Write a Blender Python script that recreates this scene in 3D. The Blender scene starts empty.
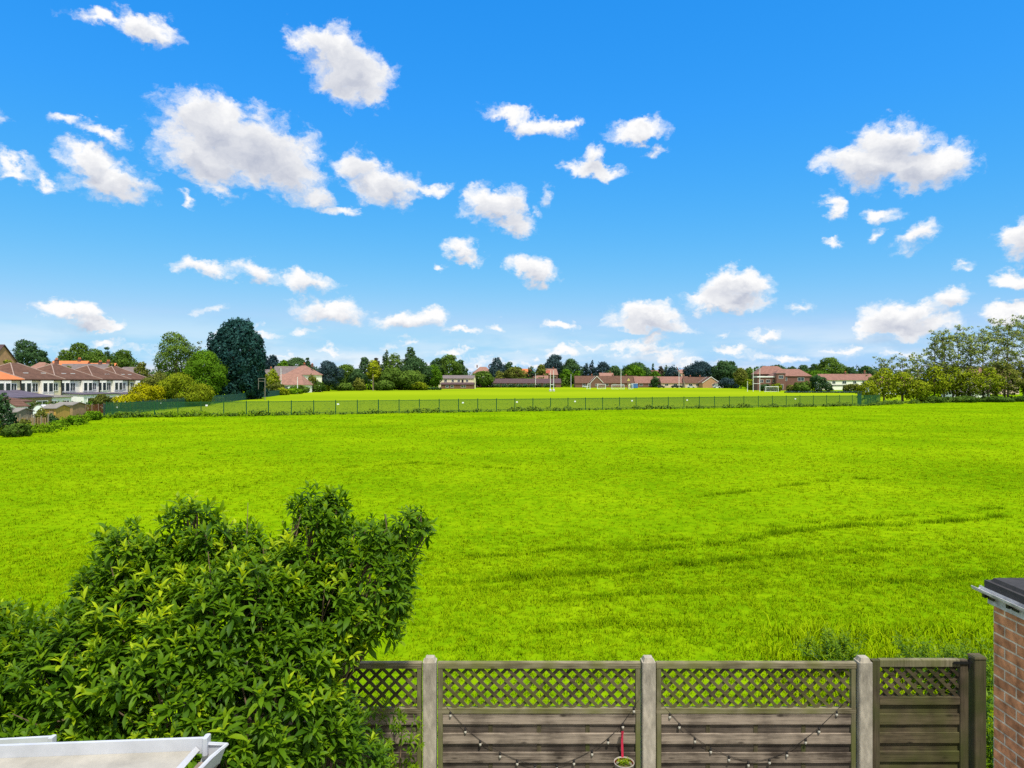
import bpy, math, random
import numpy as np
from mathutils import Vector, Matrix

sc = bpy.context.scene
COL = sc.collection
R = math.radians
F, HZ, CAMZ = 700.0, 380.0, 4.35          # focal length in pixels, horizon row, eye height
def W(px, D): return (px - 512.0) / F * D  # metres to the right of the camera axis at distance D
def Z(py, D): return CAMZ + (HZ - py) / F * D
def M(n, D): return n * D / F              # pixels to metres
rng = np.random.default_rng(7)
rnd = random.Random(11)

# ------------------------------------------------------------------ materials
def new_mat(name):
    m = bpy.data.materials.new(name); m.use_nodes = True
    nt = m.node_tree; nt.nodes.clear()
    return m, nt
def nd(nt, t, **kw):
    n = nt.nodes.new(t)
    for k, v in kw.items():
        if k.startswith('i_'):
            key = k[2:].replace('_', ' ')
            n.inputs[int(key) if key.isdigit() else key].default_value = v
        else: setattr(n, k, v)
    return n
def lk(nt, a, b): nt.links.new(a, b)
def c4(c): return (c[0], c[1], c[2], 1.0)

def mat_plain(name, col, var=0.25, scale=3.0, rough=0.7, bump=0.0, metal=0.0, stretch=(1, 1, 1), spec=0.3, col2=None, detail=6):
    m, nt = new_mat(name)
    out = nd(nt, 'ShaderNodeOutputMaterial'); b = nd(nt, 'ShaderNodeBsdfPrincipled')
    b.inputs['Roughness'].default_value = rough; b.inputs['Metallic'].default_value = metal
    b.inputs['Specular IOR Level'].default_value = spec
    tc = nd(nt, 'ShaderNodeTexCoord'); mp = nd(nt, 'ShaderNodeMapping'); mp.inputs['Scale'].default_value = stretch
    no = nd(nt, 'ShaderNodeTexNoise'); no.inputs['Scale'].default_value = scale; no.inputs['Detail'].default_value = detail
    no.inputs['Roughness'].default_value = 0.65
    lk(nt, tc.outputs['Object'], mp.inputs['Vector']); lk(nt, mp.outputs[0], no.inputs['Vector'])
    mr = nd(nt, 'ShaderNodeMapRange'); mr.inputs[1].default_value = 0.3; mr.inputs[2].default_value = 0.7
    lk(nt, no.outputs['Fac'], mr.inputs[0])
    mx = nd(nt, 'ShaderNodeMix', data_type='RGBA')
    mx.inputs[6].default_value = c4([max(0, x * (1 - var)) for x in col])
    mx.inputs[7].default_value = c4(col2 if col2 else [x * (1 + var) for x in col])
    lk(nt, mr.outputs[0], mx.inputs[0]); lk(nt, mx.outputs[2], b.inputs['Base Color'])
    if bump:
        bp = nd(nt, 'ShaderNodeBump'); bp.inputs['Strength'].default_value = bump; bp.inputs['Distance'].default_value = 0.01
        lk(nt, no.outputs['Fac'], bp.inputs['Height']); lk(nt, bp.outputs[0], b.inputs['Normal'])
    lk(nt, b.outputs[0], out.inputs[0])
    return m

def mat_wood(name, dark, light, axis='X', green=None, gscale=1.2):
    """weathered timber: grain along one axis, knots, blotches of algae"""
    m, nt = new_mat(name)
    out = nd(nt, 'ShaderNodeOutputMaterial'); b = nd(nt, 'ShaderNodeBsdfPrincipled')
    b.inputs['Roughness'].default_value = 0.85; b.inputs['Specular IOR Level'].default_value = 0.2
    tc = nd(nt, 'ShaderNodeTexCoord'); mp = nd(nt, 'ShaderNodeMapping')
    mp.inputs['Scale'].default_value = (1.6, 9, 38) if axis == 'X' else (38, 9, 1.6)
    lk(nt, tc.outputs['Object'], mp.inputs[0])
    g = nd(nt, 'ShaderNodeTexNoise'); g.inputs['Scale'].default_value = 1.6; g.inputs['Detail'].default_value = 8
    g.inputs['Roughness'].default_value = 0.7; g.inputs['Distortion'].default_value = 0.6
    lk(nt, mp.outputs[0], g.inputs['Vector'])
    bl = nd(nt, 'ShaderNodeTexNoise'); bl.inputs['Scale'].default_value = 4.5; bl.inputs['Detail'].default_value = 5
    lk(nt, tc.outputs['Object'], bl.inputs['Vector'])
    ad = nd(nt, 'ShaderNodeMath', operation='MULTIPLY_ADD'); ad.inputs[1].default_value = 0.55
    lk(nt, g.outputs['Fac'], ad.inputs[0])
    ml = nd(nt, 'ShaderNodeMath', operation='MULTIPLY'); ml.inputs[1].default_value = 0.5; lk(nt, bl.outputs['Fac'], ml.inputs[0])
    lk(nt, ml.outputs[0], ad.inputs[2])
    mr = nd(nt, 'ShaderNodeMapRange'); mr.inputs[1].default_value = 0.40; mr.inputs[2].default_value = 0.63
    if axis == 'X':   # every board has weathered a little differently
        sz_ = nd(nt, 'ShaderNodeSeparateXYZ'); lk(nt, tc.outputs['Object'], sz_.inputs[0])
        q1 = nd(nt, 'ShaderNodeMath', operation='MULTIPLY_ADD'); q1.inputs[1].default_value = 1 / .0855; q1.inputs[2].default_value = .27; lk(nt, sz_.outputs[2], q1.inputs[0])
        q2 = nd(nt, 'ShaderNodeMath', operation='FLOOR'); lk(nt, q1.outputs[0], q2.inputs[0])
        wn_ = nd(nt, 'ShaderNodeTexWhiteNoise', noise_dimensions='1D'); lk(nt, q2.outputs[0], wn_.inputs['W'])
        q3 = nd(nt, 'ShaderNodeMath', operation='MULTIPLY_ADD'); q3.inputs[1].default_value = .13; lk(nt, wn_.outputs['Value'], q3.inputs[0]); lk(nt, ad.outputs[0], q3.inputs[2])
        q4 = nd(nt, 'ShaderNodeMath', operation='SUBTRACT'); q4.inputs[1].default_value = .065; lk(nt, q3.outputs[0], q4.inputs[0]); lk(nt, q4.outputs[0], mr.inputs[0])
    else: lk(nt, ad.outputs[0], mr.inputs[0])
    mx = nd(nt, 'ShaderNodeMix', data_type='RGBA'); mx.inputs[6].default_value = c4(dark); mx.inputs[7].default_value = c4(light)
    lk(nt, mr.outputs[0], mx.inputs[0])
    # knots
    mk = nd(nt, 'ShaderNodeMapping'); mk.inputs['Scale'].default_value = (3.0, 3.0, 8.0) if axis == 'X' else (8, 3, 3)
    lk(nt, tc.outputs['Object'], mk.inputs[0])
    vo = nd(nt, 'ShaderNodeTexVoronoi'); vo.inputs['Scale'].default_value = 1.3; lk(nt, mk.outputs[0], vo.inputs['Vector'])
    kr = nd(nt, 'ShaderNodeMapRange'); kr.inputs[1].default_value = 0.07; kr.inputs[2].default_value = 0.16; kr.inputs[3].default_value = 0.75; kr.inputs[4].default_value = 0.0
    lk(nt, vo.outputs['Distance'], kr.inputs[0])
    mk2 = nd(nt, 'ShaderNodeMix', data_type='RGBA'); mk2.inputs[7].default_value = c4([x * 0.35 for x in dark])
    lk(nt, kr.outputs[0], mk2.inputs[0]); lk(nt, mx.outputs[2], mk2.inputs[6])
    last = mk2.outputs[2]
    if green:
        gn = nd(nt, 'ShaderNodeTexNoise'); gn.inputs['Scale'].default_value = gscale * 2; gn.inputs['Detail'].default_value = 6; lk(nt, tc.outputs['Object'], gn.inputs['Vector'])
        gr = nd(nt, 'ShaderNodeMapRange'); gr.inputs[1].default_value = 0.42; gr.inputs[2].default_value = 0.66; gr.inputs[4].default_value = 0.85; lk(nt, gn.outputs['Fac'], gr.inputs[0])
        mg = nd(nt, 'ShaderNodeMix', data_type='RGBA'); mg.inputs[7].default_value = c4(green)
        lk(nt, gr.outputs[0], mg.inputs[0]); lk(nt, last, mg.inputs[6]); last = mg.outputs[2]
    lk(nt, last, b.inputs['Base Color'])
    bp = nd(nt, 'ShaderNodeBump'); bp.inputs['Strength'].default_value = 0.5; bp.inputs['Distance'].default_value = 0.004
    lk(nt, g.outputs['Fac'], bp.inputs['Height']); lk(nt, bp.outputs[0], b.inputs['Normal'])
    lk(nt, b.outputs[0], out.inputs[0])
    return m

def mat_brick(name, c1, c2, mortar, bw=0.225, rh=0.075, mo=0.008):
    m, nt = new_mat(name)
    out = nd(nt, 'ShaderNodeOutputMaterial'); b = nd(nt, 'ShaderNodeBsdfPrincipled')
    b.inputs['Roughness'].default_value = 0.9; b.inputs['Specular IOR Level'].default_value = 0.15
    tc = nd(nt, 'ShaderNodeTexCoord'); sp = nd(nt, 'ShaderNodeSeparateXYZ'); lk(nt, tc.outputs['Object'], sp.inputs[0])
    ad = nd(nt, 'ShaderNodeMath', operation='ADD'); lk(nt, sp.outputs[0], ad.inputs[0]); lk(nt, sp.outputs[1], ad.inputs[1])
    cb = nd(nt, 'ShaderNodeCombineXYZ'); lk(nt, ad.outputs[0], cb.inputs[0]); lk(nt, sp.outputs[2], cb.inputs[1])
    br = nd(nt, 'ShaderNodeTexBrick'); br.inputs['Color1'].default_value = c4(c1); br.inputs['Color2'].default_value = c4(c2)
    br.inputs['Mortar'].default_value = c4(mortar); br.inputs['Scale'].default_value = 1.0
    br.inputs['Brick Width'].default_value = bw; br.inputs['Row Height'].default_value = rh; br.inputs['Mortar Size'].default_value = mo
    br.inputs['Mortar Smooth'].default_value = 0.3; br.inputs['Bias'].default_value = -0.1
    lk(nt, cb.outputs[0], br.inputs['Vector'])
    no = nd(nt, 'ShaderNodeTexNoise'); no.inputs['Scale'].default_value = 14; no.inputs['Detail'].default_value = 7; lk(nt, tc.outputs['Object'], no.inputs['Vector'])
    mr = nd(nt, 'ShaderNodeMapRange'); mr.inputs[1].default_value = 0.3; mr.inputs[2].default_value = 0.75; mr.inputs[3].default_value = 0.5; mr.inputs[4].default_value = 1.45
    lk(nt, no.outputs['Fac'], mr.inputs[0])
    mx = nd(nt, 'ShaderNodeMix', data_type='RGBA', blend_type='MULTIPLY'); mx.inputs[0].default_value = 1.0
    lk(nt, br.outputs['Color'], mx.inputs[6]); lk(nt, mr.outputs[0], mx.inputs[7]); lk(nt, mx.outputs[2], b.inputs['Base Color'])
    iv = nd(nt, 'ShaderNodeMath', operation='SUBTRACT'); iv.inputs[0].default_value = 1.0; lk(nt, br.outputs['Fac'], iv.inputs[1])
    bp = nd(nt, 'ShaderNodeBump'); bp.inputs['Strength'].default_value = 0.8; bp.inputs['Distance'].default_value = 0.008
    lk(nt, iv.outputs[0], bp.inputs['Height']); lk(nt, bp.outputs[0], b.inputs['Normal'])
    lk(nt, b.outputs[0], out.inputs[0])
    return m

def mat_leafcard(name, ca, cb, transl=0.25, nmix=0.75):
    """foliage of tree crowns: colour varies leaf clump by leaf clump (attribute tint)"""
    m, nt = new_mat(name)
    out = nd(nt, 'ShaderNodeOutputMaterial')
    at = nd(nt, 'ShaderNodeAttribute', attribute_name='tint'); vn = nd(nt, 'ShaderNodeAttribute', attribute_name='vn')
    ge = nd(nt, 'ShaderNodeNewGeometry')
    mx = nd(nt, 'ShaderNodeMix', data_type='RGBA'); mx.inputs[6].default_value = c4(ca); mx.inputs[7].default_value = c4(cb)
    lk(nt, at.outputs['Fac'], mx.inputs[0])
    mv = nd(nt, 'ShaderNodeMix', data_type='VECTOR'); mv.inputs[0].default_value = nmix
    lk(nt, ge.outputs['Normal'], mv.inputs[4]); lk(nt, vn.outputs['Vector'], mv.inputs[5])
    nm = nd(nt, 'ShaderNodeVectorMath', operation='NORMALIZE'); lk(nt, mv.outputs[1], nm.inputs[0])
    d = nd(nt, 'ShaderNodeBsdfDiffuse'); t = nd(nt, 'ShaderNodeBsdfTranslucent'); s = nd(nt, 'ShaderNodeMixShader')
    s.inputs[0].default_value = transl
    lk(nt, mx.outputs[2], d.inputs[0]); lk(nt, mx.outputs[2], t.inputs[0]); lk(nt, nm.outputs[0], d.inputs['Normal'])
    lk(nt, d.outputs[0], s.inputs[1]); lk(nt, t.outputs[0], s.inputs[2]); lk(nt, s.outputs[0], out.inputs[0])
    return m

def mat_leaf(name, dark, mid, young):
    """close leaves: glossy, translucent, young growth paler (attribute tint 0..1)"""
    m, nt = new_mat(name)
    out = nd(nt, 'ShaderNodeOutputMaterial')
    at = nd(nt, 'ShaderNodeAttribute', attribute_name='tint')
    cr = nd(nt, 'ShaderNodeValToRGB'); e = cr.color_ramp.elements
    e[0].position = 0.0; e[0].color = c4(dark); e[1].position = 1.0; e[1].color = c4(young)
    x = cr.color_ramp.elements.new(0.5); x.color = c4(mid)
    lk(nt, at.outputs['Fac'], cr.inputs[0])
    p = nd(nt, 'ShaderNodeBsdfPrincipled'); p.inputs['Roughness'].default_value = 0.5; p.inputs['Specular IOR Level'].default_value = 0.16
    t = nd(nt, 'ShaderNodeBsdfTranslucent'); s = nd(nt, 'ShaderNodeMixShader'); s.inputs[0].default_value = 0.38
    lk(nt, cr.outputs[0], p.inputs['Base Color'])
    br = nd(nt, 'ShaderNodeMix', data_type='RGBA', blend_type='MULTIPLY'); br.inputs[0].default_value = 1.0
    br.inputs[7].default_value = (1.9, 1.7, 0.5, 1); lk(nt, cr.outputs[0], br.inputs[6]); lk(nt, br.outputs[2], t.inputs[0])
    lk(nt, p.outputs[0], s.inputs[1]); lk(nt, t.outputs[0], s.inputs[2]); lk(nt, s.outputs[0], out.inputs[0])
    return m

GA, GB = (0.128, 0.245, 0.0015), (0.285, 0.405, 0.003)    # grass, dark and light
def mat_grass(name, blades):
    m, nt = new_mat(name)
    out = nd(nt, 'ShaderNodeOutputMaterial'); d = nd(nt, 'ShaderNodeBsdfDiffuse')
    tc = nd(nt, 'ShaderNodeTexCoord')
    n1 = nd(nt, 'ShaderNodeTexNoise'); n1.inputs['Scale'].default_value = 0.11; n1.inputs['Detail'].default_value = 9; n1.inputs['Roughness'].default_value = 0.68
    lk(nt, tc.outputs['Object'], n1.inputs['Vector'])
    n2 = nd(nt, 'ShaderNodeTexNoise'); n2.inputs['Scale'].default_value = 2.6; n2.inputs['Detail'].default_value = 7; n2.inputs['Roughness'].default_value = 0.75
    lk(nt, tc.outputs['Object'], n2.inputs['Vector'])
    a = nd(nt, 'ShaderNodeMath', operation='MULTIPLY_ADD'); a.inputs[1].default_value = 0.50; lk(nt, n1.outputs['Fac'], a.inputs[0])
    b = nd(nt, 'ShaderNodeMath', operation='MULTIPLY'); b.inputs[1].default_value = 0.50; lk(nt, n2.outputs['Fac'], b.inputs[0]); lk(nt, b.outputs[0], a.inputs[2])
    mr = nd(nt, 'ShaderNodeMapRange'); mr.inputs[1].default_value = 0.30; mr.inputs[2].default_value = 0.72; lk(nt, a.outputs[0], mr.inputs[0])
    last = mr.outputs[0]; mr.inputs[4].default_value = 1.0 if blades else .74
    if blades:
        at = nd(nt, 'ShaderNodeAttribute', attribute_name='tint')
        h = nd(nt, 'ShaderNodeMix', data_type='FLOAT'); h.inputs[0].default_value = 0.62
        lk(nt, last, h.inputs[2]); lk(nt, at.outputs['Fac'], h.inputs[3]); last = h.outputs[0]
    mx = nd(nt, 'ShaderNodeValToRGB'); e = mx.color_ramp.elements
    e[0].color = c4((0.028, 0.085, 0.001)); e[1].color = c4((0.385, 0.49, 0.010))
    x = e.new(0.28); x.color = c4(GA)
    x = e.new(0.72); x.color = c4(GB)
    lk(nt, last, mx.inputs[0]); lk(nt, mx.outputs[0], d.inputs[0])
    if blades:
        ge = nd(nt, 'ShaderNodeNewGeometry'); up = nd(nt, 'ShaderNodeCombineXYZ'); up.inputs[2].default_value = 1.0
        mv = nd(nt, 'ShaderNodeMix', data_type='VECTOR'); mv.inputs[0].default_value = 0.72
        lk(nt, ge.outputs['Normal'], mv.inputs[4]); lk(nt, up.outputs[0], mv.inputs[5])
        nm = nd(nt, 'ShaderNodeVectorMath', operation='NORMALIZE'); lk(nt, mv.outputs[1], nm.inputs[0]); lk(nt, nm.outputs[0], d.inputs['Normal'])
        t = nd(nt, 'ShaderNodeBsdfTranslucent'); s = nd(nt, 'ShaderNodeMixShader'); s.inputs[0].default_value = 0.25
        lk(nt, mx.outputs[0], t.inputs[0]); lk(nt, d.outputs[0], s.inputs[1]); lk(nt, t.outputs[0], s.inputs[2]); lk(nt, s.outputs[0], out.inputs[0])
    else:
        bp = nd(nt, 'ShaderNodeBump'); bp.inputs['Strength'].default_value = 0.35; bp.inputs['Distance'].default_value = 0.05
        lk(nt, n2.outputs['Fac'], bp.inputs['Height']); lk(nt, bp.outputs[0], d.inputs['Normal']); lk(nt, d.outputs[0], out.inputs[0])
    return m

def mat_pitch(name):
    """mown pitch: broad faint mowing bands"""
    m, nt = new_mat(name)
    out = nd(nt, 'ShaderNodeOutputMaterial'); d = nd(nt, 'ShaderNodeBsdfDiffuse')
    tc = nd(nt, 'ShaderNodeTexCoord'); sp = nd(nt, 'ShaderNodeSeparateXYZ'); lk(nt, tc.outputs['Object'], sp.inputs[0])
    n1 = nd(nt, 'ShaderNodeTexNoise'); n1.inputs['Scale'].default_value = 0.03; n1.inputs['Detail'].default_value = 8; lk(nt, tc.outputs['Object'], n1.inputs['Vector'])
    w = nd(nt, 'ShaderNodeMath', operation='MULTIPLY_ADD'); w.inputs[1].default_value = 0.05; lk(nt, sp.outputs[1], w.inputs[0])
    nn = nd(nt, 'ShaderNodeMath', operation='MULTIPLY'); nn.inputs[1].default_value = 5.0; lk(nt, n1.outputs['Fac'], nn.inputs[0]); lk(nt, nn.outputs[0], w.inputs[2])
    s = nd(nt, 'ShaderNodeMath', operation='SINE'); lk(nt, w.outputs[0], s.inputs[0])
    f = nd(nt, 'ShaderNodeMapRange'); f.inputs[1].default_value = -1.3; f.inputs[2].default_value = 1.3; lk(nt, s.outputs[0], f.inputs[0])
    mx = nd(nt, 'ShaderNodeMix', data_type='RGBA'); mx.inputs[6].default_value = (0.19, 0.285, 0.006, 1); mx.inputs[7].default_value = (0.26, 0.345, 0.008, 1)
    lk(nt, f.outputs[0], mx.inputs[0])
    lk(nt, mx.outputs[2], d.inputs[0]); lk(nt, d.outputs[0], out.inputs[0])
    return m

def mat_glass(name, col=(0.03, 0.04, 0.05)):
    m, nt = new_mat(name)
    out = nd(nt, 'ShaderNodeOutputMaterial'); b = nd(nt, 'ShaderNodeBsdfPrincipled')
    b.inputs['Base Color'].default_value = c4(col); b.inputs['Roughness'].default_value = 0.08; b.inputs['Specular IOR Level'].default_value = 0.6
    lk(nt, b.outputs[0], out.inputs[0]); return m

def mat_tile(name, col, var=0.35):
    """roof tiles: courses across the slope plus weathering"""
    m, nt = new_mat(name)
    out = nd(nt, 'ShaderNodeOutputMaterial'); b = nd(nt, 'ShaderNodeBsdfPrincipled'); b.inputs['Roughness'].default_value = 0.85; b.inputs['Specular IOR Level'].default_value = 0.2
    tc = nd(nt, 'ShaderNodeTexCoord'); sp = nd(nt, 'ShaderNodeSeparateXYZ'); lk(nt, tc.outputs['Object'], sp.inputs[0])
    n1 = nd(nt, 'ShaderNodeTexNoise'); n1.inputs['Scale'].default_value = 1.1; n1.inputs['Detail'].default_value = 8; n1.inputs['Roughness'].default_value = 0.7; lk(nt, tc.outputs['Object'], n1.inputs['Vector'])
    w = nd(nt, 'ShaderNodeMath', operation='MULTIPLY'); w.inputs[1].default_value = 36.0; lk(nt, sp.outputs[2], w.inputs[0])
    s = nd(nt, 'ShaderNodeMath', operation='SINE'); lk(nt, w.outputs[0], s.inputs[0])
    a = nd(nt, 'ShaderNodeMath', operation='MULTIPLY_ADD'); a.inputs[1].default_value = 0.12; lk(nt, s.outputs[0], a.inputs[0]); lk(nt, n1.outputs['Fac'], a.inputs[2])
    mr = nd(nt, 'ShaderNodeMapRange'); mr.inputs[1].default_value = 0.25; mr.inputs[2].default_value = 0.75; lk(nt, a.outputs[0], mr.inputs[0])
    mx = nd(nt, 'ShaderNodeMix', data_type='RGBA'); mx.inputs[6].default_value = c4([x * (1 - var) for x in col]); mx.inputs[7].default_value = c4([x * (1 + var) for x in col])
    lk(nt, mr.outputs[0], mx.inputs[0]); lk(nt, mx.outputs[2], b.inputs['Base Color']); lk(nt, b.outputs[0], out.inputs[0])
    return m

MAT = dict(
    grass_ground=mat_grass('grass_ground', False), grass_blade=mat_grass('grass_blade', True), pitch=mat_pitch('mown_pitch'),
    concrete=mat_plain('post_concrete', (0.36, 0.32, 0.25), 0.45, 7, 0.9, 0.9, stretch=(2, 2, .7), detail=10),
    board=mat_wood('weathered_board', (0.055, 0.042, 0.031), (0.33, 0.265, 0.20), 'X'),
    board_back=mat_wood('weathered_back_board_shaded', (0.038, 0.029, 0.022), (0.165, 0.130, 0.098), 'X'),  # same weathered timber, with the recess shade darkened into its colour
    rail=mat_wood('mossy_rail', (0.085, 0.07, 0.036), (0.30, 0.26, 0.165), 'X', (0.14, 0.145, 0.035)),
    stile=mat_wood('mossy_stile', (0.09, 0.08, 0.04), (0.24, 0.21, 0.13), 'Z', (0.12, 0.13, 0.035)),
    lattice=mat_wood('lattice_timber', (0.042, 0.034, 0.016), (0.145, 0.12, 0.066), 'X', (0.10, 0.105, 0.025)),
    gate=mat_wood('gate_timber', (0.030, 0.022, 0.013), (0.135, 0.104, 0.060), 'X', (0.075, 0.080, 0.02)),
    gate_z=mat_wood('gate_post_timber', (0.035, 0.027, 0.016), (0.115, 0.088, 0.055), 'Z', (0.06, 0.07, 0.018)),
    iron=mat_plain('black_iron', (0.012, 0.012, 0.012), 0.3, 30, 0.5),
    brick=mat_brick('outbuilding_brick', (0.62, 0.27, 0.125), (0.40, 0.17, 0.08), (0.62, 0.49, 0.36)),
    felt=mat_plain('roofing_felt', (0.045, 0.042, 0.042), 0.4, 8, 0.9, 0.5),
    upvc=mat_plain('white_upvc', (0.50, 0.51, 0.54), 0.14, 5, 0.3, spec=0.5),  # white plastic, darkened to stand in for an unmodelled house's shadow
    dirty_white=mat_plain('dirty_white_paint', (0.47, 0.46, 0.44), 0.5, 11, 0.6, detail=9),
    poly=mat_plain('cream_polycarbonate', (0.36, 0.335, 0.285), 0.25, 5, 0.35, stretch=(1, 1, 1)),
    gutter=mat_plain('gutter_lining', (0.20, 0.16, 0.13), 0.5, 18, 0.6),
    wire=mat_plain('black_cable', (0.015, 0.013, 0.012), 0.2, 30, 0.6),
    bulb=mat_plain('bulb_glass', (0.48, 0.45, 0.37), 0.1, 30, 0.15, spec=0.6),
    red=mat_plain('red_strap', (0.55, 0.03, 0.07), 0.15, 20, 0.4),
    pot=mat_plain('stone_pot', (0.30, 0.27, 0.23), 0.3, 30, 0.7), potin=mat_plain('red_pot_lining', (0.42, 0.05, 0.03), 0.25, 30, 0.6),
    soil=mat_plain('pot_soil', (0.10, 0.085, 0.03), 0.5, 50, 0.95),
    bark=mat_plain('bark', (0.10, 0.075, 0.05), 0.4, 6, 0.95, stretch=(3, 3, 0.6)),
    barkpale=mat_plain('pale_bark', (0.16, 0.13, 0.095), 0.4, 6, 0.95, stretch=(3, 3, 0.6)),
    stem=mat_plain('shrub_bark', (0.17, 0.115, 0.07), 0.35, 14, 0.9),
    palis=mat_plain('green_fence_paint', (0.006, 0.05, 0.045), 0.25, 4, 0.5),
    palis2=mat_plain('green_railing_paint', (0.014, 0.085, 0.022), 0.25, 4, 0.5),
    white=mat_plain('white_paint', (0.80, 0.80, 0.78), 0.05, 4, 0.5), whitemetal=mat_plain('white_metal', (0.75, 0.77, 0.78), 0.06, 3, 0.4),
    cream=mat_plain('cream_render', (0.72, 0.63, 0.43), 0.10, 1.2, 0.9), cream2=mat_plain('pale_render', (0.80, 0.77, 0.68), 0.10, 1.2, 0.9),
    yellowr=mat_plain('yellow_render', (0.62, 0.54, 0.30), 0.1, 1.2, 0.9), pinkr=mat_plain('pinkish_render', (0.58, 0.44, 0.34), 0.12, 1.2, 0.9),
    glass=mat_glass('window_glass'),
    rbrown=mat_tile('brown_tiles', (0.115, 0.060, 0.040), .45), rdark=mat_tile('dark_tiles', (0.085, 0.052, 0.055)), rorange=mat_tile('orange_tiles', (0.52, 0.17, 0.065), 0.2),
    rred=mat_tile('red_tiles', (0.225, 0.115, 0.088)), rpink=mat_tile('pinkish_tiles', (0.27, 0.145, 0.11)), rgrey=mat_tile('grey_tiles', (0.16, 0.13, 0.125)),
    slate=mat_tile('slate_roof', (0.10, 0.085, 0.115)), ridge=mat_plain('ridge_mortar', (0.33, 0.24, 0.20), 0.2, 3, 0.9),
    bred=mat_plain('red_brick_wall', (0.17, 0.082, 0.066), 0.25, 2, 0.9), bdark=mat_plain('brown_brick_wall', (0.16, 0.085, 0.06), 0.25, 2, 0.9), borange=mat_plain('orange_brick_wall', (0.42, 0.235, 0.125), 0.2, 2, 0.9),
    rust=mat_plain('rust_red_boards', (0.17, 0.052, 0.03), 0.4, 2.5, 0.8, stretch=(6, 6, 0.5)), ochre=mat_plain('ochre_boards', (0.45, 0.28, 0.06), 0.3, 2.5, 0.8, stretch=(5, 5, 0.5)),
    tanwood=mat_plain('tan_boards', (0.30, 0.20, 0.10), 0.35, 2.5, 0.85, stretch=(5, 5, 0.5)), greyroof=mat_plain('grey_sheet_roof', (0.21, 0.19, 0.165), 0.2, 1.5, 0.8),
    greywood=mat_plain('grey_timber', (0.24, 0.20, 0.15), 0.35, 4, 0.9, stretch=(5, 5, 0.5)), darkbox=mat_plain('dark_panel', (0.02, 0.02, 0.03), 0.2, 3, 0.5),
    blue=mat_plain('blue_sheet', (0.05, 0.14, 0.36), 0.2, 1.5, 0.5), yellowp=mat_plain('yellow_sheet', (0.55, 0.45, 0.12), 0.25, 1.5, 0.6),
    carblack=mat_plain('dark_car_paint', (0.012, 0.014, 0.022), 0.1, 2, 0.25, spec=0.6), carsilver=mat_plain('silver_car_paint', (0.5, 0.52, 0.55), 0.05, 2, 0.25, spec=0.6),
    rubber=mat_plain('tyre_rubber', (0.015, 0.015, 0.015), 0.2, 5, 0.9), redwrap=mat_plain('salmon_wrap', (0.62, 0.16, 0.11), 0.15, 2, 0.7),
    woodpole=mat_plain('wood_pole', (0.28, 0.22, 0.15), 0.3, 5, 0.9),
)
LEAF = {}
def leafmat(key, ca, cb, **k): LEAF[key] = mat_leafcard('foliage_' + key, ca, cb, **k)
leafmat('mid', (0.058, 0.115, 0.018), (0.15, 0.24, 0.034))
leafmat('green', (0.065, 0.15, 0.012), (0.15, 0.29, 0.016))
leafmat('bright', (0.07, 0.17, 0.008), (0.18, 0.32, 0.012))
leafmat('dark', (0.030, 0.075, 0.032), (0.085, 0.155, 0.050))
leafmat('blue', (0.014, 0.052, 0.054), (0.052, 0.135, 0.110))
leafmat('navy', (0.020, 0.045, 0.060), (0.060, 0.105, 0.105))
leafmat('yellow', (0.24, 0.25, 0.006), (0.55, 0.52, 0.010))
leafmat('yelgreen', (0.12, 0.18, 0.010), (0.33, 0.38, 0.018))
leafmat('olive', (0.09, 0.115, 0.022), (0.23, 0.25, 0.042))
leafmat('purple', (0.055, 0.048, 0.036), (0.11, 0.095, 0.056))
leafmat('sparse', (0.12, 0.175, 0.028), (0.40, 0.46, 0.11), transl=0.4)
leafmat('verge', (0.075, 0.16, 0.006), (0.20, 0.33, 0.010))
LEAFNEAR = mat_leaf('shrub_leaf', (0.028, 0.085, 0.003), (0.115, 0.225, 0.005), (0.42, 0.52, 0.012))
LEAFNEAR2 = mat_leaf('climber_leaf', (0.050, 0.120, 0.003), (0.16, 0.265, 0.005), (0.36, 0.47, 0.012))

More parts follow.
